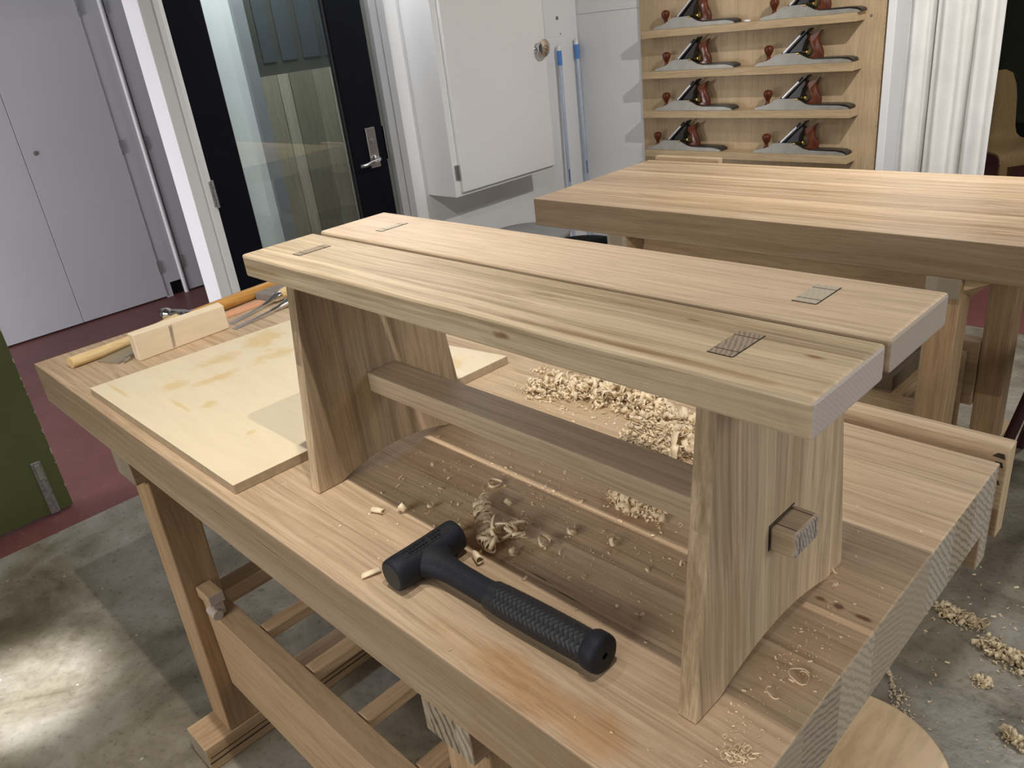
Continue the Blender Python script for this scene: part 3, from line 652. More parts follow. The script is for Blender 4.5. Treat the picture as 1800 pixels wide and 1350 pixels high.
# ------------------------------------------------------------------ workbenches
def workbench(ox, oy, Ltop, label, mtop, mend, near, side=1, name='workbench'):
    """near: True = foreground bench. side=1: vice at right rear; -1: vice at left rear. built in world coordinates"""
    Wd = 0.7124
    o = thing(name, (ox, oy, 0), label, 'workbench', None)
    X = lambda v: ox+v
    Y = lambda v: oy+v
    MB().box(X(0), X(Ltop), Y(0), Y(0.6757), H-T, H).build('top', [mtop, mend], parent=o, bevel=0.0022, endaxis='X', segs=2)
    # deeper rear edge board
    MB().box(X(0), X(Ltop), Y(0.6762), Y(0.7124), 0.767, H-0.0002).build('rear_edge_board', [mtop, mend], parent=o, bevel=0.002, endaxis='X')
    # rear vice: long jaw with screws
    if side > 0: j0, j1, zt = 1.10, Ltop, H
    else: j0, j1, zt = -0.0, 0.305, H+0.007
    j_ = MB().box(X(j0), X(j1), Y(0.7554), Y(0.7862), 0.775, zt).build('vice_jaw', [mtop, M_shelfend], parent=o, bevel=0.002, endaxis='X')
    for xx in ((j0*0.6+j1*0.4), j1-0.12):
        MB().tube([(X(xx), Y(0.60), 0.80), (X(xx), Y(0.80), 0.80)], 0.013, 14).build('guide_bar', M_dullsteel, parent=o, smooth=True)
    if near:
        for (xx, zz, s_) in ((1.824, 0.911, 1), (1.823, 0.897, 1), (1.822, 0.868, 0.8)):
            g = MB(); g.prism([(X(xx-0.010), zz-0.002*s_), (X(xx+0.006), zz-0.004*s_), (X(xx+0.004), zz+0.004*s_), (X(xx-0.004), zz+0.004*s_)], 'Y', Y(0.7547), Y(0.7556))
            g.build('joint_gap', M_gap, parent=j_)
    # trestles: bearer, two legs, foot
    for (b0, b1_) in ((0.415, 0.510), (1.438, 1.524)):
        if not near: b0, b1_ = (0.335, 0.415) if b0 < 1 else (1.370, 1.452)
        MB().box(X(b0), X(b1_), Y(0.0), Y(0.675), 0.772, H-T-0.0003).build('bearer', [M_frameY, M_ringend if near and b0 > 1 else M_bearend], parent=o, bevel=0.002, endaxis='Y')
        MB().box(X(b0-0.003), X(b1_+0.003), Y(-0.062), Y(0.775), 0.0, 0.073).build('foot', [M_frameY, M_bearend], parent=o, bevel=0.003, endaxis='Y')
        MB().box(X(b1_+0.0028), X(b1_+0.0036), Y(-0.060), Y(0.77), 0.024, 0.028).box(X(b1_+0.0028), X(b1_+0.0036), Y(-0.055), Y(0.5), 0.040, 0.0425).build('groove', M_gap, parent=o)
        if near: MB().box(X(b0+0.02), X(b1_-0.02), Y(0.1), Y(0.575), 0.385, 0.425).build('cross_rail', M_frameY, parent=o, bevel=0.003)
        for (ya, yb, za) in ((0.022, 0.102, 0.0), (0.675-0.102, 0.675-0.022, 0.0)):
            MB().hexa([(X(b0+.001), Y(ya-(0.016 if ya < .3 else -0.016)), 0.0731), (X(b1_-.001), Y(ya-(0.016 if ya < .3 else -0.016)), 0.0731), (X(b1_-.001), Y(yb-(0.016 if ya < .3 else -0.016)), 0.0731), (X(b0+.001), Y(yb-(0.016 if ya < .3 else -0.016)), 0.0731),
                       (X(b0+.001), Y(ya), 0.7718), (X(b1_-.001), Y(ya), 0.7718), (X(b1_-.001), Y(yb), 0.7718), (X(b0+.001), Y(yb), 0.7718)]).build('leg', M_frameZ, parent=o, bevel=0.003)
    xa, xb = (0.5105, 1.4375) if near else (0.4155, 1.3695)
    for (ya, yb) in ((0.046, 0.096), (0.575, 0.625)):
        rl = MB().box(X(xa), X(xb), Y(ya), Y(yb), 0.20, 0.427).build('stretcher', M_frameX, parent=o, bevel=0.002)
        # stub blocks sitting on the end of the stretcher
        MB().box(X(xa+0.0005), X(xa+0.062), Y(ya-0.006), Y(ya+0.030), 0.462, 0.490).box(X(xa+0.0005), X(xa+0.055), Y(ya), Y(ya+0.026), 0.4272, 0.4618).build('key_block', [M_frameX, M_stoolEnd], parent=rl, bevel=0.003, endaxis='X')
        MB().tube([(X(xa+0.03), Y(ya+0.003), 0.438), (X(xa+0.066), Y(ya+0.003), 0.438)], 0.0115, 14).build('peg', M_stoolEnd, parent=rl, smooth=True)
    for xx in (0.678, 0.862, 1.045, 1.215, 1.375):
        if not near: xx -= 0.08
        MB().box(X(xx-0.017), X(xx+0.017), Y(0.0965), Y(0.5745), 0.398, 0.4262).build('slat', M_frameY, parent=o, bevel=0.005)
    return o
WB = workbench(0.0, 0.0, 1.834, 'pale laminated wooden workbench in the foreground carrying the low bench, mallet and board', M_top, M_end, True)
W2 = workbench(0.022, 1.7035, 1.80, 'second laminated wooden workbench with a bare top standing behind the foreground one', M_top2, M_end, False, side=-1)
# front apron and tray below the second bench
MB().box(0.44, 1.39, 1.80, 1.83, 0.745, 0.826).build('apron', M_frameX, parent=W2)
MB().box(0.42, 1.36, 2.24, 2.27, 0.12, 0.40).build('back_board', M_frameX, parent=W2)
MB().hexa([(1.475, 1.728, 0.79), (1.53, 1.728, 0.815), (1.53, 1.80, 0.815), (1.475, 1.80, 0.75), (1.475, 1.728, 0.826), (1.56, 1.728, 0.826), (1.56, 1.80, 0.826), (1.475, 1.80, 0.826)]).build('brace', M_frameX, parent=W2)
# drawer box on the slats of the foreground bench
bx = MB(); bx.box(0.70, 1.12, 0.35, 0.56, 0.4267, 0.444)
tag(bx.build('offcut_board', M_frameY, loc=(0.9, 0.45, 0.4267), bevel=0.002), 'brown offcut board lying on the slats under the foreground workbench', 'board')
gtr = MB(); gtr.box(1.02, 1.30, 1.81, 2.20, 0.4267, 0.433); gtr.box(1.02, 1.03, 1.81, 2.20, 0.433, 0.472); gtr.box(1.29, 1.30, 1.81, 2.20, 0.433, 0.472); gtr.box(1.03, 1.29, 1.81, 1.82, 0.433, 0.472); gtr.box(1.03, 1.29, 2.19, 2.20, 0.433, 0.472)
tag(gtr.build('shallow_tray', plain('tray_brown', (0.17, 0.13, 0.085), 0.6), loc=(1.16, 2.0, 0.4267)), 'shallow brown tray resting on the slats under the second workbench', 'tray')

# round stool
rs = thing('round_stool', (1.733, 0.545, 0), 'round plywood stool tucked beside the end of the foreground workbench', 'stool')
MB().lathe([(0.138, 0.405), (0.146, 0.407), (0.1495, 0.412), (0.1495, 0.426), (0.147, 0.430), (0.143, 0.431), (0.001, 0.431)], (1.733, 0.545, 0), 'Z', 72).build('seat', M_roundtop, parent=rs, smooth=True)
for k in range(3):
    a = k*2*PI/3+0.4
    MB().tube([(1.733+0.09*math.cos(a), 0.545+0.09*math.sin(a), 0.405), (1.733+0.135*math.cos(a), 0.545+0.135*math.sin(a), 0.0)], [0.014, 0.011], 12).build('leg', M_frameZ, parent=rs, smooth=True)

# maroon metal stool at the right edge
ms = thing('metal_stool', (1.725, 2.25, 0), 'dark maroon metal stool with slanting legs at the right edge', 'stool')
MB().box(1.575, 1.875, 2.10, 2.40, 0.44, 0.465).build('seat', M_maroon, parent=ms, bevel=0.01)
for (ax_, ay_, bx_, by_) in ((1.595, 2.12, 1.517, 2.05), (1.855, 2.12, 1.935, 2.05), (1.595, 2.38, 1.517, 2.45), (1.855, 2.38, 1.935, 2.45)):
    MB().tube([(ax_, ay_, 0.44), (bx_, by_, 0.0)], 0.016, 10).build('leg', M_maroon, parent=ms, smooth=True)

# ------------------------------------------------------------------ low bench (main subject), local coordinates then rotated by -0.46 deg
SB = thing('low_bench', (0, 0, 0), 'pale wooden low bench with two top planks and arched slab legs on the foreground workbench', 'bench')
SL, W1, Gp, W2_, ST, SHh = 0.85, 0.1199, 0.0113, 0.1222, 0.0325, 0.3527
WT = W1+Gp+W2_; zt = SHh-ST
pf = MB().box(0, SL, 0, W1, zt, SHh).build('top_plank', [M_stoolX, M_stoolEnd], parent=SB, bevel=0.0035, segs=2, endaxis='X')
pf['label'] = 'front top plank with strong brown streaks'
pr = MB().box(0, SL, W1+Gp, WT, zt, SHh).build('top_plank', [M_stoolX2, M_stoolEnd], parent=SB, bevel=0.0035, segs=2, endaxis='X')
pr['label'] = 'rear top plank, pinker and plainer'
def arch_leg(x0, x1, side):
    yb0, yb1 = -0.0239, WT+0.0239; yt0, yt1 = 0.0141, WT-0.0141
    foot = 0.042
    pts = [(yb0, 0.0), (yb0+foot, 0.0)]
    n = 16
    for i in range(1, n):
        s = i/n; y = yb0+foot+(yb1-yb0-2*foot)*s; pts.append((y, 0.020*math.sin(PI*s)**0.85))
    pts += [(yb1-foot, 0.0), (yb1, 0.0), (yt1, zt-0.0002), (yt0, zt-0.0002)]
    lg = MB().prism(pts, 'X', x0, x1).build('slab_leg', M_stoolZ, parent=SB, bevel=0.0015)
    return lg
lt = 0.0205
legL = arch_leg(0.0846, 0.0846+lt, -1); legR = arch_leg(SL-0.0846-lt, SL-0.0846, 1)
legL['label'] = 'left slab leg'; legR['label'] = 'right slab leg with the through tenon'
def tenon(lg, x0, x1, y0, y1, m_):
    z0, z1 = SHh-0.004, SHh+0.0006
    tn = MB().box(x0, x1, y0, y1, z0, z1).build('tenon', m_, parent=lg)
    e = MB(); d = 0.0008; w_ = 0.0095
    e.box(x1, x1+d, y0, y1, z0, z1+0.0001); e.box(x0, x1, y0-d, y0, z0, z1+0.0001)
    e.box(x0, x1, y0+w_, y0+w_+d, z0, z1+0.0002); e.box(x0, x1, y1-w_, y1-w_+d, z0, z1+0.0002)
    e.build('wedge_lines', M_gap, parent=lg)
tenon(legR, 0.741, 0.764, 0.037, 0.087, M_tenon_dark); tenon(legR, 0.743, 0.766, 0.173, 0.222, M_tenon_pale)
tenon(legL, 0.082, 0.100, 0.037, 0.087, M_tenon_dark); tenon(legL, 0.094, 0.108, 0.170, 0.218, M_tenon_pale)
MB().box(0.0846+lt, SL-0.0846-lt, 0.0985, 0.1545, 0.122, 0.153).build('rail', M_rail, parent=SB, bevel=0.002)
te = MB().box(SL-0.0846+0.0001, SL-0.0846+0.0265, 0.1035, 0.151, 0.123, 0.151).build('rail_tenon', [M_rail, M_railend], parent=SB, bevel=0.0035, endaxis='X')
ln = MB()
xx0, xx1 = SL-0.0846, SL-0.0846+0.0262
for yv in (0.1115, 0.1425):
    ln.box(xx0, xx1-0.003, yv, yv+0.0008, 0.1509, 0.1513); ln.box(xx1-0.001, xx1+0.0004, yv, yv+0.0008, 0.126, 0.148)
ln.box(xx0, xx0+0.0005, 0.1015, 0.1035, 0.1235, 0.1525); ln.box(xx0, xx0+0.0005, 0.1015, 0.151, 0.1510, 0.1528)
ln.build('wedge_lines', M_gap, parent=te)
SB.location = (0.9931, 0.1246, H+0.0004); SB.rotation_euler = (0, 0, -0.0068)

# ------------------------------------------------------------------ pale board on the bench
bo = MB().box(0.3655, 0.9855, 0.0200, 0.52, H+0.0004, H+0.017)
for f_ in bo.bm.faces: pass
brd = bo.build('flat_board', [M_yellow, M_mdfedge], loc=(0.67, 0.27, H), bevel=0.001, endaxis='X')
for p in brd.data.polygons:
    if abs(p.normal[1]) > 0.8: p.material_index = 1
tag(brd, 'flat pale yellow board with glue stains lying on the left part of the workbench', 'board')
# its skewed left end (board is not square): shear the left edge
for v in brd.data.vertices:
    if v.co.x < 0: v.co.x += -0.021 if v.co.y < 0 else 0.016
    if v.co.x > 0 and v.co.y > 0: v.co.y += 0.075; v.co.x += 0.02
    elif v.co.y > 0: v.co.y -= 0.022

# ------------------------------------------------------------------ dead-blow mallet
ml = thing('rubber_mallet', (1.37, 0.088, H), 'black rubber dead-blow mallet lying in front of the low bench', 'mallet')
hz = H+0.0225; R = 0.0215
hx = 1.371
prof = [(0.001, 0.0), (0.0185, 0.0), (0.0205, 0.0015), (0.0213, 0.005), (R, 0.012), (0.0211, 0.040), (0.0211, 0.066), (R, 0.094), (0.0213, 0.101), (0.0205, 0.1045), (0.0185, 0.106), (0.001, 0.106)]
head = MB(); head.lathe(prof, (hx, 0.035, hz), 'Y', 44)
# smooth neck flaring out of the head
def sup(c, rx, ry, rz, n=24, pw=1.0):
    pass
nk = []
for (x, ry, rz_) in ((hx+0.004, 0.036, 0.0190), (hx+0.012, 0.033, 0.0188), (hx+0.019, 0.0270, 0.0180), (hx+0.027, 0.0215, 0.0170), (hx+0.037, 0.0180, 0.0158), (hx+0.052, 0.0160, 0.0148), (hx+0.075, 0.0155, 0.0142), (hx+0.100, 0.0155, 0.0142), (hx+0.118, 0.0158, 0.0145)):
    yc = 0.088+0.02*(x-hx)
    nk.append([(x, yc+ry*math.cos(k/28*2*PI), H+0.0215-0.003*min(1, (x-hx)/0.1)+rz_*math.sin(k/28*2*PI)) for k in range(28)])
head.rings(nk)
ho = head.build('head', M_rubber, parent=ml, smooth=True)
MB().lathe([(0.0160, -0.0006), (0.0175, -0.0002), (0.0001, 0.0001)], (hx, 0.035, hz), 'Y', 40).build('striking_face', M_rubface, parent=ho)
# recessed label strip with raised lettering on top of the head
rc = MB(); a0 = math.radians(96); da = math.radians(40)
ringA = []
for (y_) in (0.052, 0.121):
    ringA.append([(hx-(R+0.00025)*math.cos(a0-da/2+da*k/6), y_, hz+(R+0.00025)*math.sin(a0-da/2+da*k/6)) for k in range(7)])
strip = MB(); strip.rings(ringA, closed=False)
strip.build('label_strip', plain('strip_rubber', (0.008, 0.0085, 0.011), 0.8, mott=0.3, sc_=200), parent=ho, mod=solid(0.0003))
lt_ = MB(); random.seed(9)
yy = 0.056
while yy < 0.116:
    wd = random.uniform(0.0022, 0.004)
    for k in range(2):
        ang = a0+(-0.12+0.26*k)
        cx_, cz_ = hx-(R+0.0008)*math.cos(ang), hz+(R+0.0008)*math.sin(ang)
        if random.random() < 0.85:
            lt_.box(cx_-0.0020, cx_+0.0020, yy, yy+wd, cz_-0.0008, cz_+0.0005)
            if random.random() < 0.6: lt_.box(cx_-0.0020, cx_-0.0008, yy+wd, yy+wd+0.0012, cz_-0.0008, cz_+0.0005)
    yy += wd+0.0022
lt_.build('raised_lettering', M_rubber, parent=ho)
# grip: diamond-knurled, slightly waisted, flared butt
gp = MB(); nn = 120; rings = []
x0, x1 = hx+0.118, hx+0.262
for i in range(251):
    s = i/250; x = x0+(x1-x0)*s
    ry = 0.0178+0.0012*math.sin(s*PI*0.9)+0.0005; rz_ = 0.0172+0.0010*math.sin(s*PI*0.9)
    kn_ = 1.0 if 0.10 < s < 0.985 else 0.0
    yc = 0.0905+0.004*s; zc = H+0.0188+0.0012*s
    if s < 0.02: ry *= 0.94; rz_ *= 0.94
    ring = []
    for k in range(nn):
        a = k/nn*2*PI
        g1 = (a*7/PI+x*150); g2 = (a*7/PI-x*150)
        d_ = max(0, 1-abs(((g1) % 1)-0.5)*7)+max(0, 1-abs(((g2) % 1)-0.5)*7)
        rr_ = 1+kn_*0.030*min(1, d_)
        ring.append((x, yc+ry*rr_*math.cos(a), zc+rz_*rr_*math.sin(a)))
    rings.append(ring)
M_grip = plain('grip_rubber', (0.009, 0.0105, 0.016), 0.5, mott=0.2, sc_=50)
gp.rings(rings); go_ = gp.build('grip', M_grip, parent=ml, smooth=False)
for p in go_.data.polygons: p.use_smooth = True
bt = MB(); bt.lathe([(0.017, 0), (0.0205, 0.001), (0.0217, 0.004), (0.0219, 0.014), (0.0208, 0.0185), (0.018, 0.0205), (0.004, 0.0205), (0.0038, 0.017), (0.0005, 0.017)], (x1-0.001, 0.0945, H+0.0222), 'X', 44)
bt.build('butt_cap', M_rubber, parent=ml, smooth=True)

# ------------------------------------------------------------------ tools at the left end
kp = thing('wooden_plane', (0.24, 0.27, H), 'pale wooden block plane lying on its edge at the left end of the workbench', 'wooden plane')
kpb = MB(); kpb.hexa([(0.222, 0.158, H+0.0003), (0.2485, 0.159, H+0.0003), (0.2385, 0.386, H+0.0003), (0.215, 0.384, H+0.0003), (0.2225, 0.158, H+0.0653), (0.2480, 0.1605, H+0.0645), (0.238, 0.386, H+0.0600), (0.2155, 0.384, H+0.0653)])
kpb.build('body', M_kanna, parent=kp, bevel=0.0025)
MB().hexa([(0.2442, 0.2395, H+0.0042), (0.2451, 0.2395, H+0.0042), (0.2447, 0.2465, H+0.0042), (0.2438, 0.2465, H+0.0042), (0.2442, 0.2435, H+0.0570), (0.2452, 0.2435, H+0.0570), (0.2448, 0.2515, H+0.0570), (0.2438, 0.2515, H+0.0570)]).build('blade', M_steel, parent=kp)
hm = thing('wooden_handled_hammer', (0.13, 0.1, H), 'hammer with a pale wooden handle lying along the left end of the workbench', 'hammer')
MB().tube([(0.131, 0.0475, H+0.0135), (0.1305, 0.049, H+0.0135), (0.126, 0.12, H+0.0132), (0.110, 0.19, H+0.012), (0.085, 0.255, H+0.012), (0.055, 0.335, H+0.0135)], [0.0125, 0.0132, 0.0130, 0.0122, 0.0105, 0.0095], 18).build('handle', M_hammerwood, parent=hm, smooth=True)
hh = MB(); ax0 = Vector((0.051, 0.345, H+0.0165)); dd_ = Vector((0.92, 0.38, 0)).normalized()
hh.tube([tuple(ax0-dd_*0.058), tuple(ax0-dd_*0.052), tuple(ax0-dd_*0.040), tuple(ax0-dd_*0.032), tuple(ax0-dd_*0.018), tuple(ax0+dd_*0.018), tuple(ax0+dd_*0.032), tuple(ax0+dd_*0.040), tuple(ax0+dd_*0.052), tuple(ax0+dd_*0.056)],
        [0.0145, 0.016, 0.0155, 0.011, 0.0135, 0.0135, 0.011, 0.0145, 0.0158, 0.014], 20)
hh.build('head', M_chrome, parent=hm, smooth=True)
bl = MB(); zb = H+0.0005
bl.prism([(0.1500, 0.098), (0.2150, 0.1235), (0.1990, 0.150), (0.1850, 0.190), (0.158, 0.26), (0.125, 0.25), (0.1245, 0.187)], 'Z', zb, zb+0.0045)
o_ = thing('plane_iron', (0.17, 0.16, H), 'pointed steel blade lying beside the wooden plane at the left end of the workbench', 'blade')
bl.build('blade', plain('blade_steel', (0.40, 0.37, 0.30), 0.35, 0.6), parent=o_, bevel=0.0005)
tw = MB(); zc_ = H+0.0075
rr_ = []
for i in range(70):
    s = i/69; p = Vector((0.2235-0.020*s, 0.133+0.034*s, zc_)); a0_ = s*2*PI*4.5
    rr_.append([(p.x+0.0042*math.cos(a0_+k*PI/2+0.0)*0.9, p.y+0.001*math.cos(a0_+k), p.z+0.0055*math.sin(a0_+k*PI/2)) for k in range(4)])
tw.rings(rr_); tw.build('twisted_shank', M_chrome, parent=o_, smooth=True)
# long orange-brown handle behind, pink strip, chisels and a stone
tag(MB().tube([(0.104, 0.355, H+0.0165), (0.099, 0.375, H+0.0165), (0.082, 0.50, H+0.0165), (0.066, 0.66, H+0.0165)], [0.015, 0.0162, 0.0162, 0.0155], 20).build('mallet_shaft', M_orangewood, loc=(0.09, 0.45, H), smooth=True),
    'long round orange-brown wooden handle lying behind the wooden plane', 'handle')
tag(MB().hexa([(0.128, 0.37, H+0.0004), (0.162, 0.37, H+0.0004), (0.152, 0.535, H+0.0004), (0.122, 0.53, H+0.0004), (0.130, 0.37, H+0.008), (0.160, 0.37, H+0.008), (0.150, 0.535, H+0.008), (0.124, 0.53, H+0.008)]).build('pink_strip', M_pinkwood, loc=(0.14, 0.45, H), bevel=0.001),
    'flat pink hardwood strip between the round handle and the chisels', 'strip')
tag(MB().hexa([(0.095, 0.535, H+0.0004), (0.150, 0.548, H+0.0004), (0.138, 0.640, H+0.0004), (0.083, 0.622, H+0.0004), (0.095, 0.535, H+0.021), (0.150, 0.548, H+0.021), (0.138, 0.640, H+0.021), (0.083, 0.622, H+0.021)]).build('sharpening_stone', M_dstone, loc=(0.12, 0.58, H), bevel=0.002),
    'grey sharpening stone lying behind the chisel necks', 'stone')
def chisel(tip, neck, ferr, end, label):
    tip, neck, ferr, end = map(Vector, (tip, neck, ferr, end))
    o = thing('chisel', tuple(tip), label, 'chisel', 'chisels at the left end of the workbench')
    d = (neck-tip).normalized(); s = Vector((-d.y, d.x, 0)).normalized()
    b_ = MB(); hw_ = 0.0075
    z0 = H+0.0006
    A = [tip+s*hw_, tip-s*hw_, neck-s*hw_*0.62, neck+s*hw_*0.62]
    b_.hexa([(p.x, p.y, z0) for p in A]+[(A[0].x, A[0].y, z0+0.001), (A[1].x, A[1].y, z0+0.001), (A[2].x, A[2].y, z0+0.009), (A[3].x, A[3].y, z0+0.009)])
    b_.build('blade', M_steel, parent=o, bevel=0.0006)
    n2 = Vector((neck.x, neck.y, H+0.008)); f2 = Vector((ferr.x, ferr.y, H+0.014)); e2 = Vector((end.x, end.y, H+0.0165))
    MB().tube([tuple(n2-d*0.006), tuple(n2.lerp(f2, 0.35)), tuple(f2-d*0.012), tuple(f2), tuple(f2+d*0.018)], [0.0050, 0.0056, 0.0080, 0.0125, 0.0128], 18).build('socket', M_chrome, parent=o, smooth=True)
    u_ = (e2-f2).normalized()
    MB().tube([tuple(f2+u_*0.016), tuple(f2+u_*0.03), tuple(f2.lerp(e2, 0.5)), tuple(e2)], [0.011, 0.0145, 0.0155, 0.0135], 18).build('handle', M_hammerwood, parent=o, smooth=True)
    return o
chisel((0.212, 0.402, H), (0.180, 0.515, H), (0.172, 0.552, H), (0.140, 0.665, H), 'chisel with a wooden handle nearer the round handle, its tip against the wooden plane')
chisel((0.258, 0.386, H), (0.243, 0.505, H), (0.240, 0.552, H), (0.225, 0.668, H), 'chisel nearer the pale board, parallel to the other chisel')

# ------------------------------------------------------------------ shavings
def curl(mb, c, r, width, turns, ax_dir, seed=0, pitch=0.0, taper=0.3, start=0.0, n=None, wob=0.12):
    """ribbon spiral around an axis"""
    rng = random.Random(seed)
    a = Vector(ax_dir).normalized(); u = a.orthogonal().normalized(); v = a.cross(u)
    n = n or max(8, int(turns*14)); L_, R_ = [], []
    for i in range(n+1):
        s = i/n; th = start+s*turns*2*PI; rr = r*(1-taper*s)*(1+wob*math.sin(3.1*th+seed))
        p = Vector(c)+u*math.cos(th)*rr+v*math.sin(th)*rr+a*(pitch*(s-0.5))
        ww = width*(0.65+0.35*math.sin(PI*min(1, s*1.2+0.1)))/2
        L_.append(mb.bm.verts.new(p+a*ww)); R_.append(mb.bm.verts.new(p-a*ww))
    for i in range(n): mb.bm.faces.new((L_[i], L_[i+1], R_[i+1], R_[i]))
def flake(mb, c, l, w_, rng):
    d = Vector((rng.uniform(-1, 1), rng.uniform(-1, 1), rng.uniform(-0.2, 0.5))).normalized(); s = d.orthogonal().normalized()
    c = Vector(c); up = d.cross(s)*l*0.25
    P = [c-d*l-s*w_, c-s*w_*0.8+up, c+d*l-s*w_*0.5, c+d*l+s*w_*0.5, c+s*w_*0.8+up, c-d*l+s*w_]
    vs = [mb.bm.verts.new(p) for p in P]
    mb.bm.faces.new((vs[0], vs[1], vs[4], vs[5])); mb.bm.faces.new((vs[1], vs[2], vs[3], vs[4]))
def clampz(mb, z):
    for v in mb.bm.verts:
        if v.co.z < z: v.co.z = z+(z-v.co.z)*0.15
def pile(name, z, parts, seed, label, m_=M_shaving):
    """parts: list of (spine [(x, y, spread)], height, curls, flakes, radii, widths)"""
    rng = random.Random(seed); mb = MB()
    for (spine, hgt, nc, nf, rad, wid, *tn) in parts:
        t0_, t1_ = tn[0] if tn else (0.5, 2.2)
        def pt():
            i = rng.randrange(len(spine)-1) if len(spine) > 1 else 0
            a, b_ = spine[i], spine[min(i+1, len(spine)-1)]; t_ = rng.random()
            sp = a[2]+(b_[2]-a[2])*t_; ang = rng.uniform(0, 2*PI); q = abs(rng.gauss(0, 0.45)); q = min(q, 1.3)
            return a[0]+(b_[0]-a[0])*t_+sp*q*math.cos(ang), a[1]+(b_[1]-a[1])*t_+sp*q*math.sin(ang), max(0, 1-q*0.9)
        for _ in range(nc):
            x, y, k = pt(); r = rng.uniform(*rad)
            curl(mb, (x, y, z+r*0.7+hgt*k*rng.random()), r, rng.uniform(*wid), rng.uniform(t0_, t1_), (rng.uniform(-1, 1), rng.uniform(-1, 1), rng.uniform(-0.6, 0.6)), rng.random()*9, pitch=rng.uniform(0, 0.014), taper=rng.uniform(0.1, 0.6), n=rng.randint(9, 18))
        for _ in range(nf):
            x, y, k = pt(); flake(mb, (x, y, z+0.001+hgt*k*rng.random()), rng.uniform(0.0015, 0.006), rng.uniform(0.0008, 0.003), rng)
    clampz(mb, z+0.0006)
    sp0 = parts[0][0][0]
    o = mb.build(name, m_, loc=(sp0[0], sp0[1], z), smooth=True, mod=solid(0.00025))
    return tag(o, label, 'wood shavings', kind='stuff')
BIG, SML = ((0.004, 0.0095), (0.004, 0.012)), ((0.0018, 0.0045), (0.0015, 0.005))
ARC = ((0.006, 0.015), (0.007, 0.016), (0.2, 0.6))
pile('wood_shavings', H, [
    ([(1.12, 0.545, 0.03), (1.19, 0.565, 0.045), (1.24, 0.60, 0.05), (1.31, 0.600, 0.045), (1.38, 0.575, 0.05), (1.44, 0.535, 0.06), (1.50, 0.53, 0.05)], 0.022, 130, 900, *BIG),
    ([(1.14, 0.55, 0.04), (1.22, 0.575, 0.05), (1.31, 0.600, 0.045), (1.40, 0.57, 0.05), (1.50, 0.53, 0.055)], 0.024, 150, 200, *ARC),
    ([(1.13, 0.53, 0.035), (1.20, 0.55, 0.05), (1.30, 0.585, 0.055), (1.42, 0.55, 0.055), (1.50, 0.52, 0.05)], 0.020, 420, 500, *SML),
    ([(1.08, 0.60, 0.03), (1.16, 0.60, 0.04)], 0.004, 14, 60, *SML),
    ([(1.45, 0.500, 0.030), (1.49, 0.50, 0.036)], 0.046, 40, 260, *ARC),
    ([(1.39, 0.487, 0.030), (1.46, 0.495, 0.036)], 0.044, 420, 3200, *SML)], 11,
    'long heap of pale curled shavings on the workbench behind the low bench rail')
pile('wood_shavings', H, [([(1.462, 0.345, 0.014), (1.50, 0.335, 0.016), (1.535, 0.335, 0.014), (1.548, 0.345, 0.008)], 0.020, 70, 60, (0.004, 0.009), (0.007, 0.013), (0.25, 0.8)),
    ([(1.462, 0.345, 0.016), (1.535, 0.335, 0.016)], 0.018, 110, 60, *SML)], 13, 'brown clump of crumpled shavings under the rail of the low bench')
# clump of long ribbons beside the mallet
mb = MB(); rng = random.Random(5)
for i in range(26):
    t_ = i/25; x = 1.325+0.085*t_; y = 0.228-0.072*t_
    curl(mb, (x+rng.uniform(-.004, .004), y+rng.uniform(-.004, .004), H+0.010), 0.0075+0.004*math.sin(t_*PI), 0.0095, rng.uniform(0.6, 1.3), (1, -0.75, rng.uniform(-.3, .3)), rng.random()*9, pitch=0.012, taper=0.2)
for i in range(14):
    curl(mb, (1.405+rng.uniform(-.022, .026), 0.185+rng.uniform(-.022, .026), H+0.013+rng.uniform(-.003, .006)), rng.uniform(0.009, 0.017), 0.0055, rng.uniform(0.6, 1.3), (rng.uniform(-1, 1), rng.uniform(-1, 1), rng.uniform(0.3, 1)), rng.random()*9, taper=0.15)
curl(mb, (1.425, 0.210, H+0.012), 0.014, 0.009, 0.7, (0.4, -0.2, 0.6), 3, taper=0.1, start=1.0)
clampz(mb, H+0.0006)
tag(mb.build('wood_shavings', M_shaving, loc=(1.38, 0.19, H), smooth=True, mod=solid(0.0003)), 'tangle of long ribbon shavings beside the head of the mallet', 'wood shavings', kind='stuff')

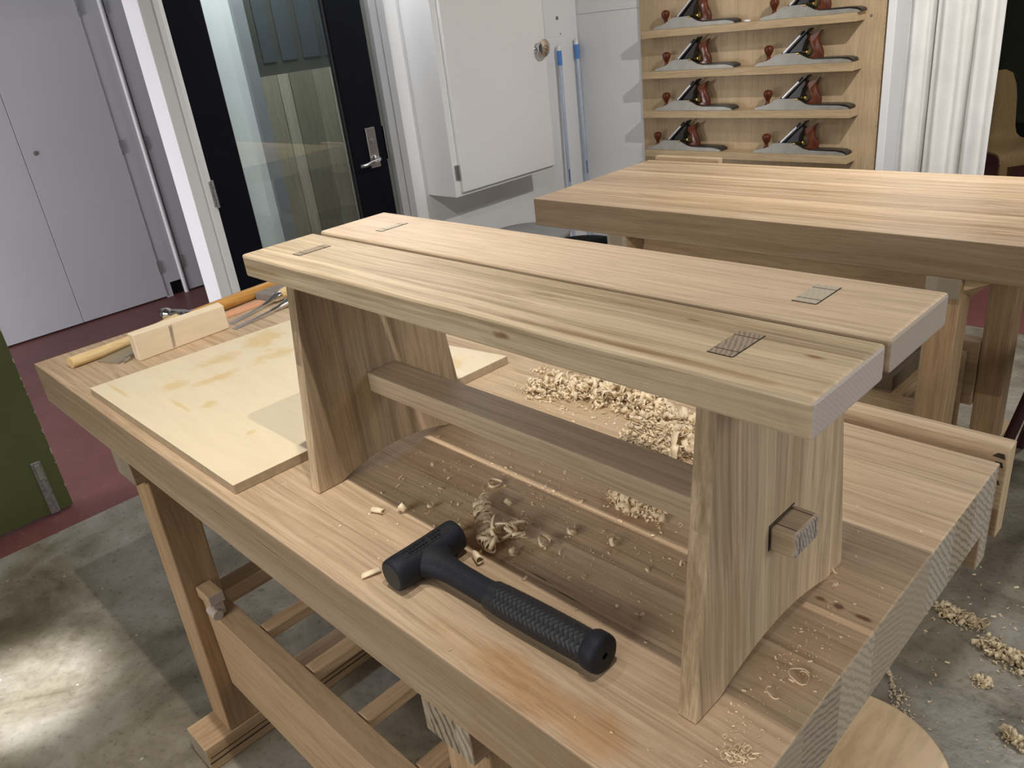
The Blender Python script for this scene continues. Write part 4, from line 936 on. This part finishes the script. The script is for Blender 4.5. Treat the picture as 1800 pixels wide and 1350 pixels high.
singles = [
 ((1.303, 0.271), 0.011, 0.006, 1.05, (0.1, 0.1, 1), 'thin round ring of shaving lying in the shadow near the left slab leg'),
 ((1.214, 0.125), 0.0040, 0.022, 1.8, (1, 0.35, 0), 'small rolled shaving on the lit wood left of the mallet, nearest the left slab leg'),
 ((1.243, 0.149), 0.0062, 0.010, 1.4, (0.6, 1, 0.9), 'curled shaving on the shadow edge between left slab leg and mallet'),
 ((1.411, 0.137), 0.0052, 0.020, 2.2, (1, -0.4, 0.1), 'tight rolled shaving beside the neck of the mallet'),
 ((1.322, 0.036), 0.0036, 0.026, 1.6, (0.35, 1, 0), 'pale rolled shaving touching the striking face of the mallet'),
 ((1.460, 0.209), 0.0085, 0.010, 1.3, (0.7, -0.2, 1), 'upright curl of shaving between mallet grip and low bench rail'),
 ((1.472, 0.248), 0.0070, 0.005, 1.6, (0.3, 0.5, 0.8), 'small loose curl behind the upright curl, toward the rail'),
 ((1.440, 0.172), 0.0055, 0.008, 1.2, (1, 0.3, 0.2), 'small bent shaving just behind the mallet neck'),
 ((1.357, 0.246), 0.0060, 0.007, 1.3, (0.2, 0.8, 0.6), 'crumpled shaving behind the ribbon tangle'),
 ((1.530, 0.262), 0.0060, 0.006, 1.1, (1, 0.2, 0.5), 'thin curl of shaving in the shadow near the right slab leg'),
 ((1.805, 0.205), 0.0110, 0.002, 1.1, (0.2, 0.1, 1), 'fine looped thread of shaving on the workbench end past the right slab leg'),
 ((1.797, 0.172), 0.0090, 0.0022, 0.5, (0.1, 0.2, 1), 'short arc of shaving in front of the looped thread'),
 ((1.268, 0.178), 0.0045, 0.006, 1.2, (0.5, 0.1, 0.7), 'tiny curl in the shadow behind the mallet head'),
 ((1.345, 0.168), 0.0060, 0.007, 1.2, (0.4, 0.6, 0.3), 'curled shaving touching the shadow just behind the mallet head'),
 ((1.762, 0.372), 0.0060, 0.003, 0.9, (0.5, 0.2, 0.4), 'small crooked shaving beside the rear foot of the right slab leg'),
]
for i, ((x, y), r, wd, tn_, axd, lab) in enumerate(singles):
    mb = MB(); a = Vector(axd).normalized()
    zc = H+r*math.sqrt(max(0, 1-a.z**2))+abs(a.z)*wd/2+0.0006
    curl(mb, (x, y, zc), r, wd, tn_, axd, seed=i+1, taper=0.2, start=i*1.3)
    clampz(mb, H+0.0006)
    tag(mb.build('wood_shaving', M_shaving, loc=(x, y, H), smooth=True, mod=solid(0.0003)), lab, 'wood shaving', 'loose shavings on the workbench')
# crumbs scattered over the bench top
mb = MB(); rng = random.Random(77)
def clear(x, y):
    lx, ly = x-0.9931, y-0.1246
    if (0.075 < lx < 0.115 or 0.735 < lx < 0.775) and -0.035 < ly < 0.29: return False
    if 0.34 < x < 1.01 and y > 0.0 and y < 0.62: return False
    if 1.34 < x < 1.66 and 0.03 < y < 0.145: return False
    return 0.35 < x < 1.826 and 0.01 < y < 0.67
for _ in range(1500):
    q = rng.random()
    if q < 0.45: x, y = rng.gauss(1.40, 0.16), rng.gauss(0.25, 0.10)
    elif q < 0.65: x, y = rng.gauss(1.25, 0.16), rng.gauss(0.55, 0.06)
    elif q < 0.83: x, y = rng.gauss(1.79, 0.02), rng.gauss(0.17, 0.09)
    else: x, y = rng.uniform(1.0, 1.83), rng.uniform(0.0, 0.67)
    if not clear(x, y): continue
    l = abs(rng.gauss(0.0006, 0.0008))+0.0003
    flake(mb, (x, y, H+0.0012), min(l, 0.004), min(l*0.5, 0.0012), rng)
for _ in range(90):
    x, y = rng.gauss(1.42, 0.15), rng.gauss(0.27, 0.08)
    if clear(x, y): curl(mb, (x, y, H+0.002), rng.uniform(0.0015, 0.0045), rng.uniform(0.001, 0.0035), rng.uniform(0.5, 1.3), (rng.uniform(-1, 1), rng.uniform(-1, 1), rng.uniform(-1, 1)), rng.random()*9, n=8)
for _ in range(26):
    x, y = rng.gauss(1.806, 0.006), rng.gauss(0.086, 0.006)
    curl(mb, (x, y, H+0.003), rng.uniform(0.002, 0.005), 0.0015, 1.0, (rng.uniform(-1, 1), rng.uniform(-1, 1), 1), rng.random()*9, n=8)
clampz(mb, H+0.0005)
tag(mb.build('sawdust_crumbs', M_shaving, loc=(1.4, 0.3, H), mod=solid(0.0002)), 'fine crumbs and tiny chips of wood scattered over the foreground workbench top', 'sawdust', kind='stuff')
# shavings on the floor
FR = ((0.005, 0.012), (0.005, 0.015))
pile('wood_shavings', 0.0, [([(1.60, 1.47, 0.03), (1.66, 1.475, 0.03), (1.695, 1.462, 0.03)], 0.026, 60, 60, *FR), ([(1.60, 1.47, 0.035), (1.695, 1.465, 0.035)], 0.02, 120, 60, *SML)], 21, 'trail of pale shavings on the concrete floor starting at the workbench corner', M_shaving2)
pile('wood_shavings', 0.0, [([(1.72, 1.42, 0.03), (1.76, 1.40, 0.035), (1.80, 1.395, 0.045), (1.87, 1.40, 0.05)], 0.03, 110, 110, *FR), ([(1.72, 1.42, 0.035), (1.80, 1.395, 0.05), (1.87, 1.40, 0.055)], 0.025, 200, 100, *SML)], 22, 'largest heap of shavings on the concrete floor at the right edge', M_shaving2)
pile('wood_shavings', 0.0, [([(1.735, 1.285, 0.014), (1.765, 1.285, 0.016)], 0.012, 10, 14, *FR), ([(1.735, 1.285, 0.018), (1.765, 1.285, 0.018)], 0.01, 30, 14, *SML)], 23, 'small cluster of shavings alone on the floor in front of the largest heap', M_shaving2)
pile('wood_shavings', 0.0, [([(1.835, 1.165, 0.018), (1.875, 1.15, 0.02)], 0.02, 20, 20, *FR), ([(1.835, 1.165, 0.02), (1.875, 1.15, 0.022)], 0.02, 50, 20, *SML)], 24, 'clump of shavings on the floor beyond the round stool', M_shaving2)
pile('wood_shavings', 0.0, [([(1.575, 1.19, 0.02), (1.61, 1.14, 0.03), (1.66, 1.08, 0.04)], 0.008, 30, 60, *SML)], 25, 'sparse chips on the floor beside the end of the foreground workbench', M_shaving2)
mb = MB(); rng = random.Random(31)
for _ in range(320):
    x, y = rng.uniform(1.45, 2.1), rng.uniform(0.9, 1.8)
    l = abs(rng.gauss(0.002, 0.0018))+0.0008; flake(mb, (x, y, 0.0015), l, l*0.5, rng)
clampz(mb, 0.0005)
tag(mb.build('floor_chips', M_shaving2, loc=(1.7, 1.3, 0), mod=solid(0.0002)), 'tiny chips scattered over the concrete floor on the right', 'sawdust', kind='stuff')

for o in bpy.data.objects:
    if '_w' in o: del o['_w']
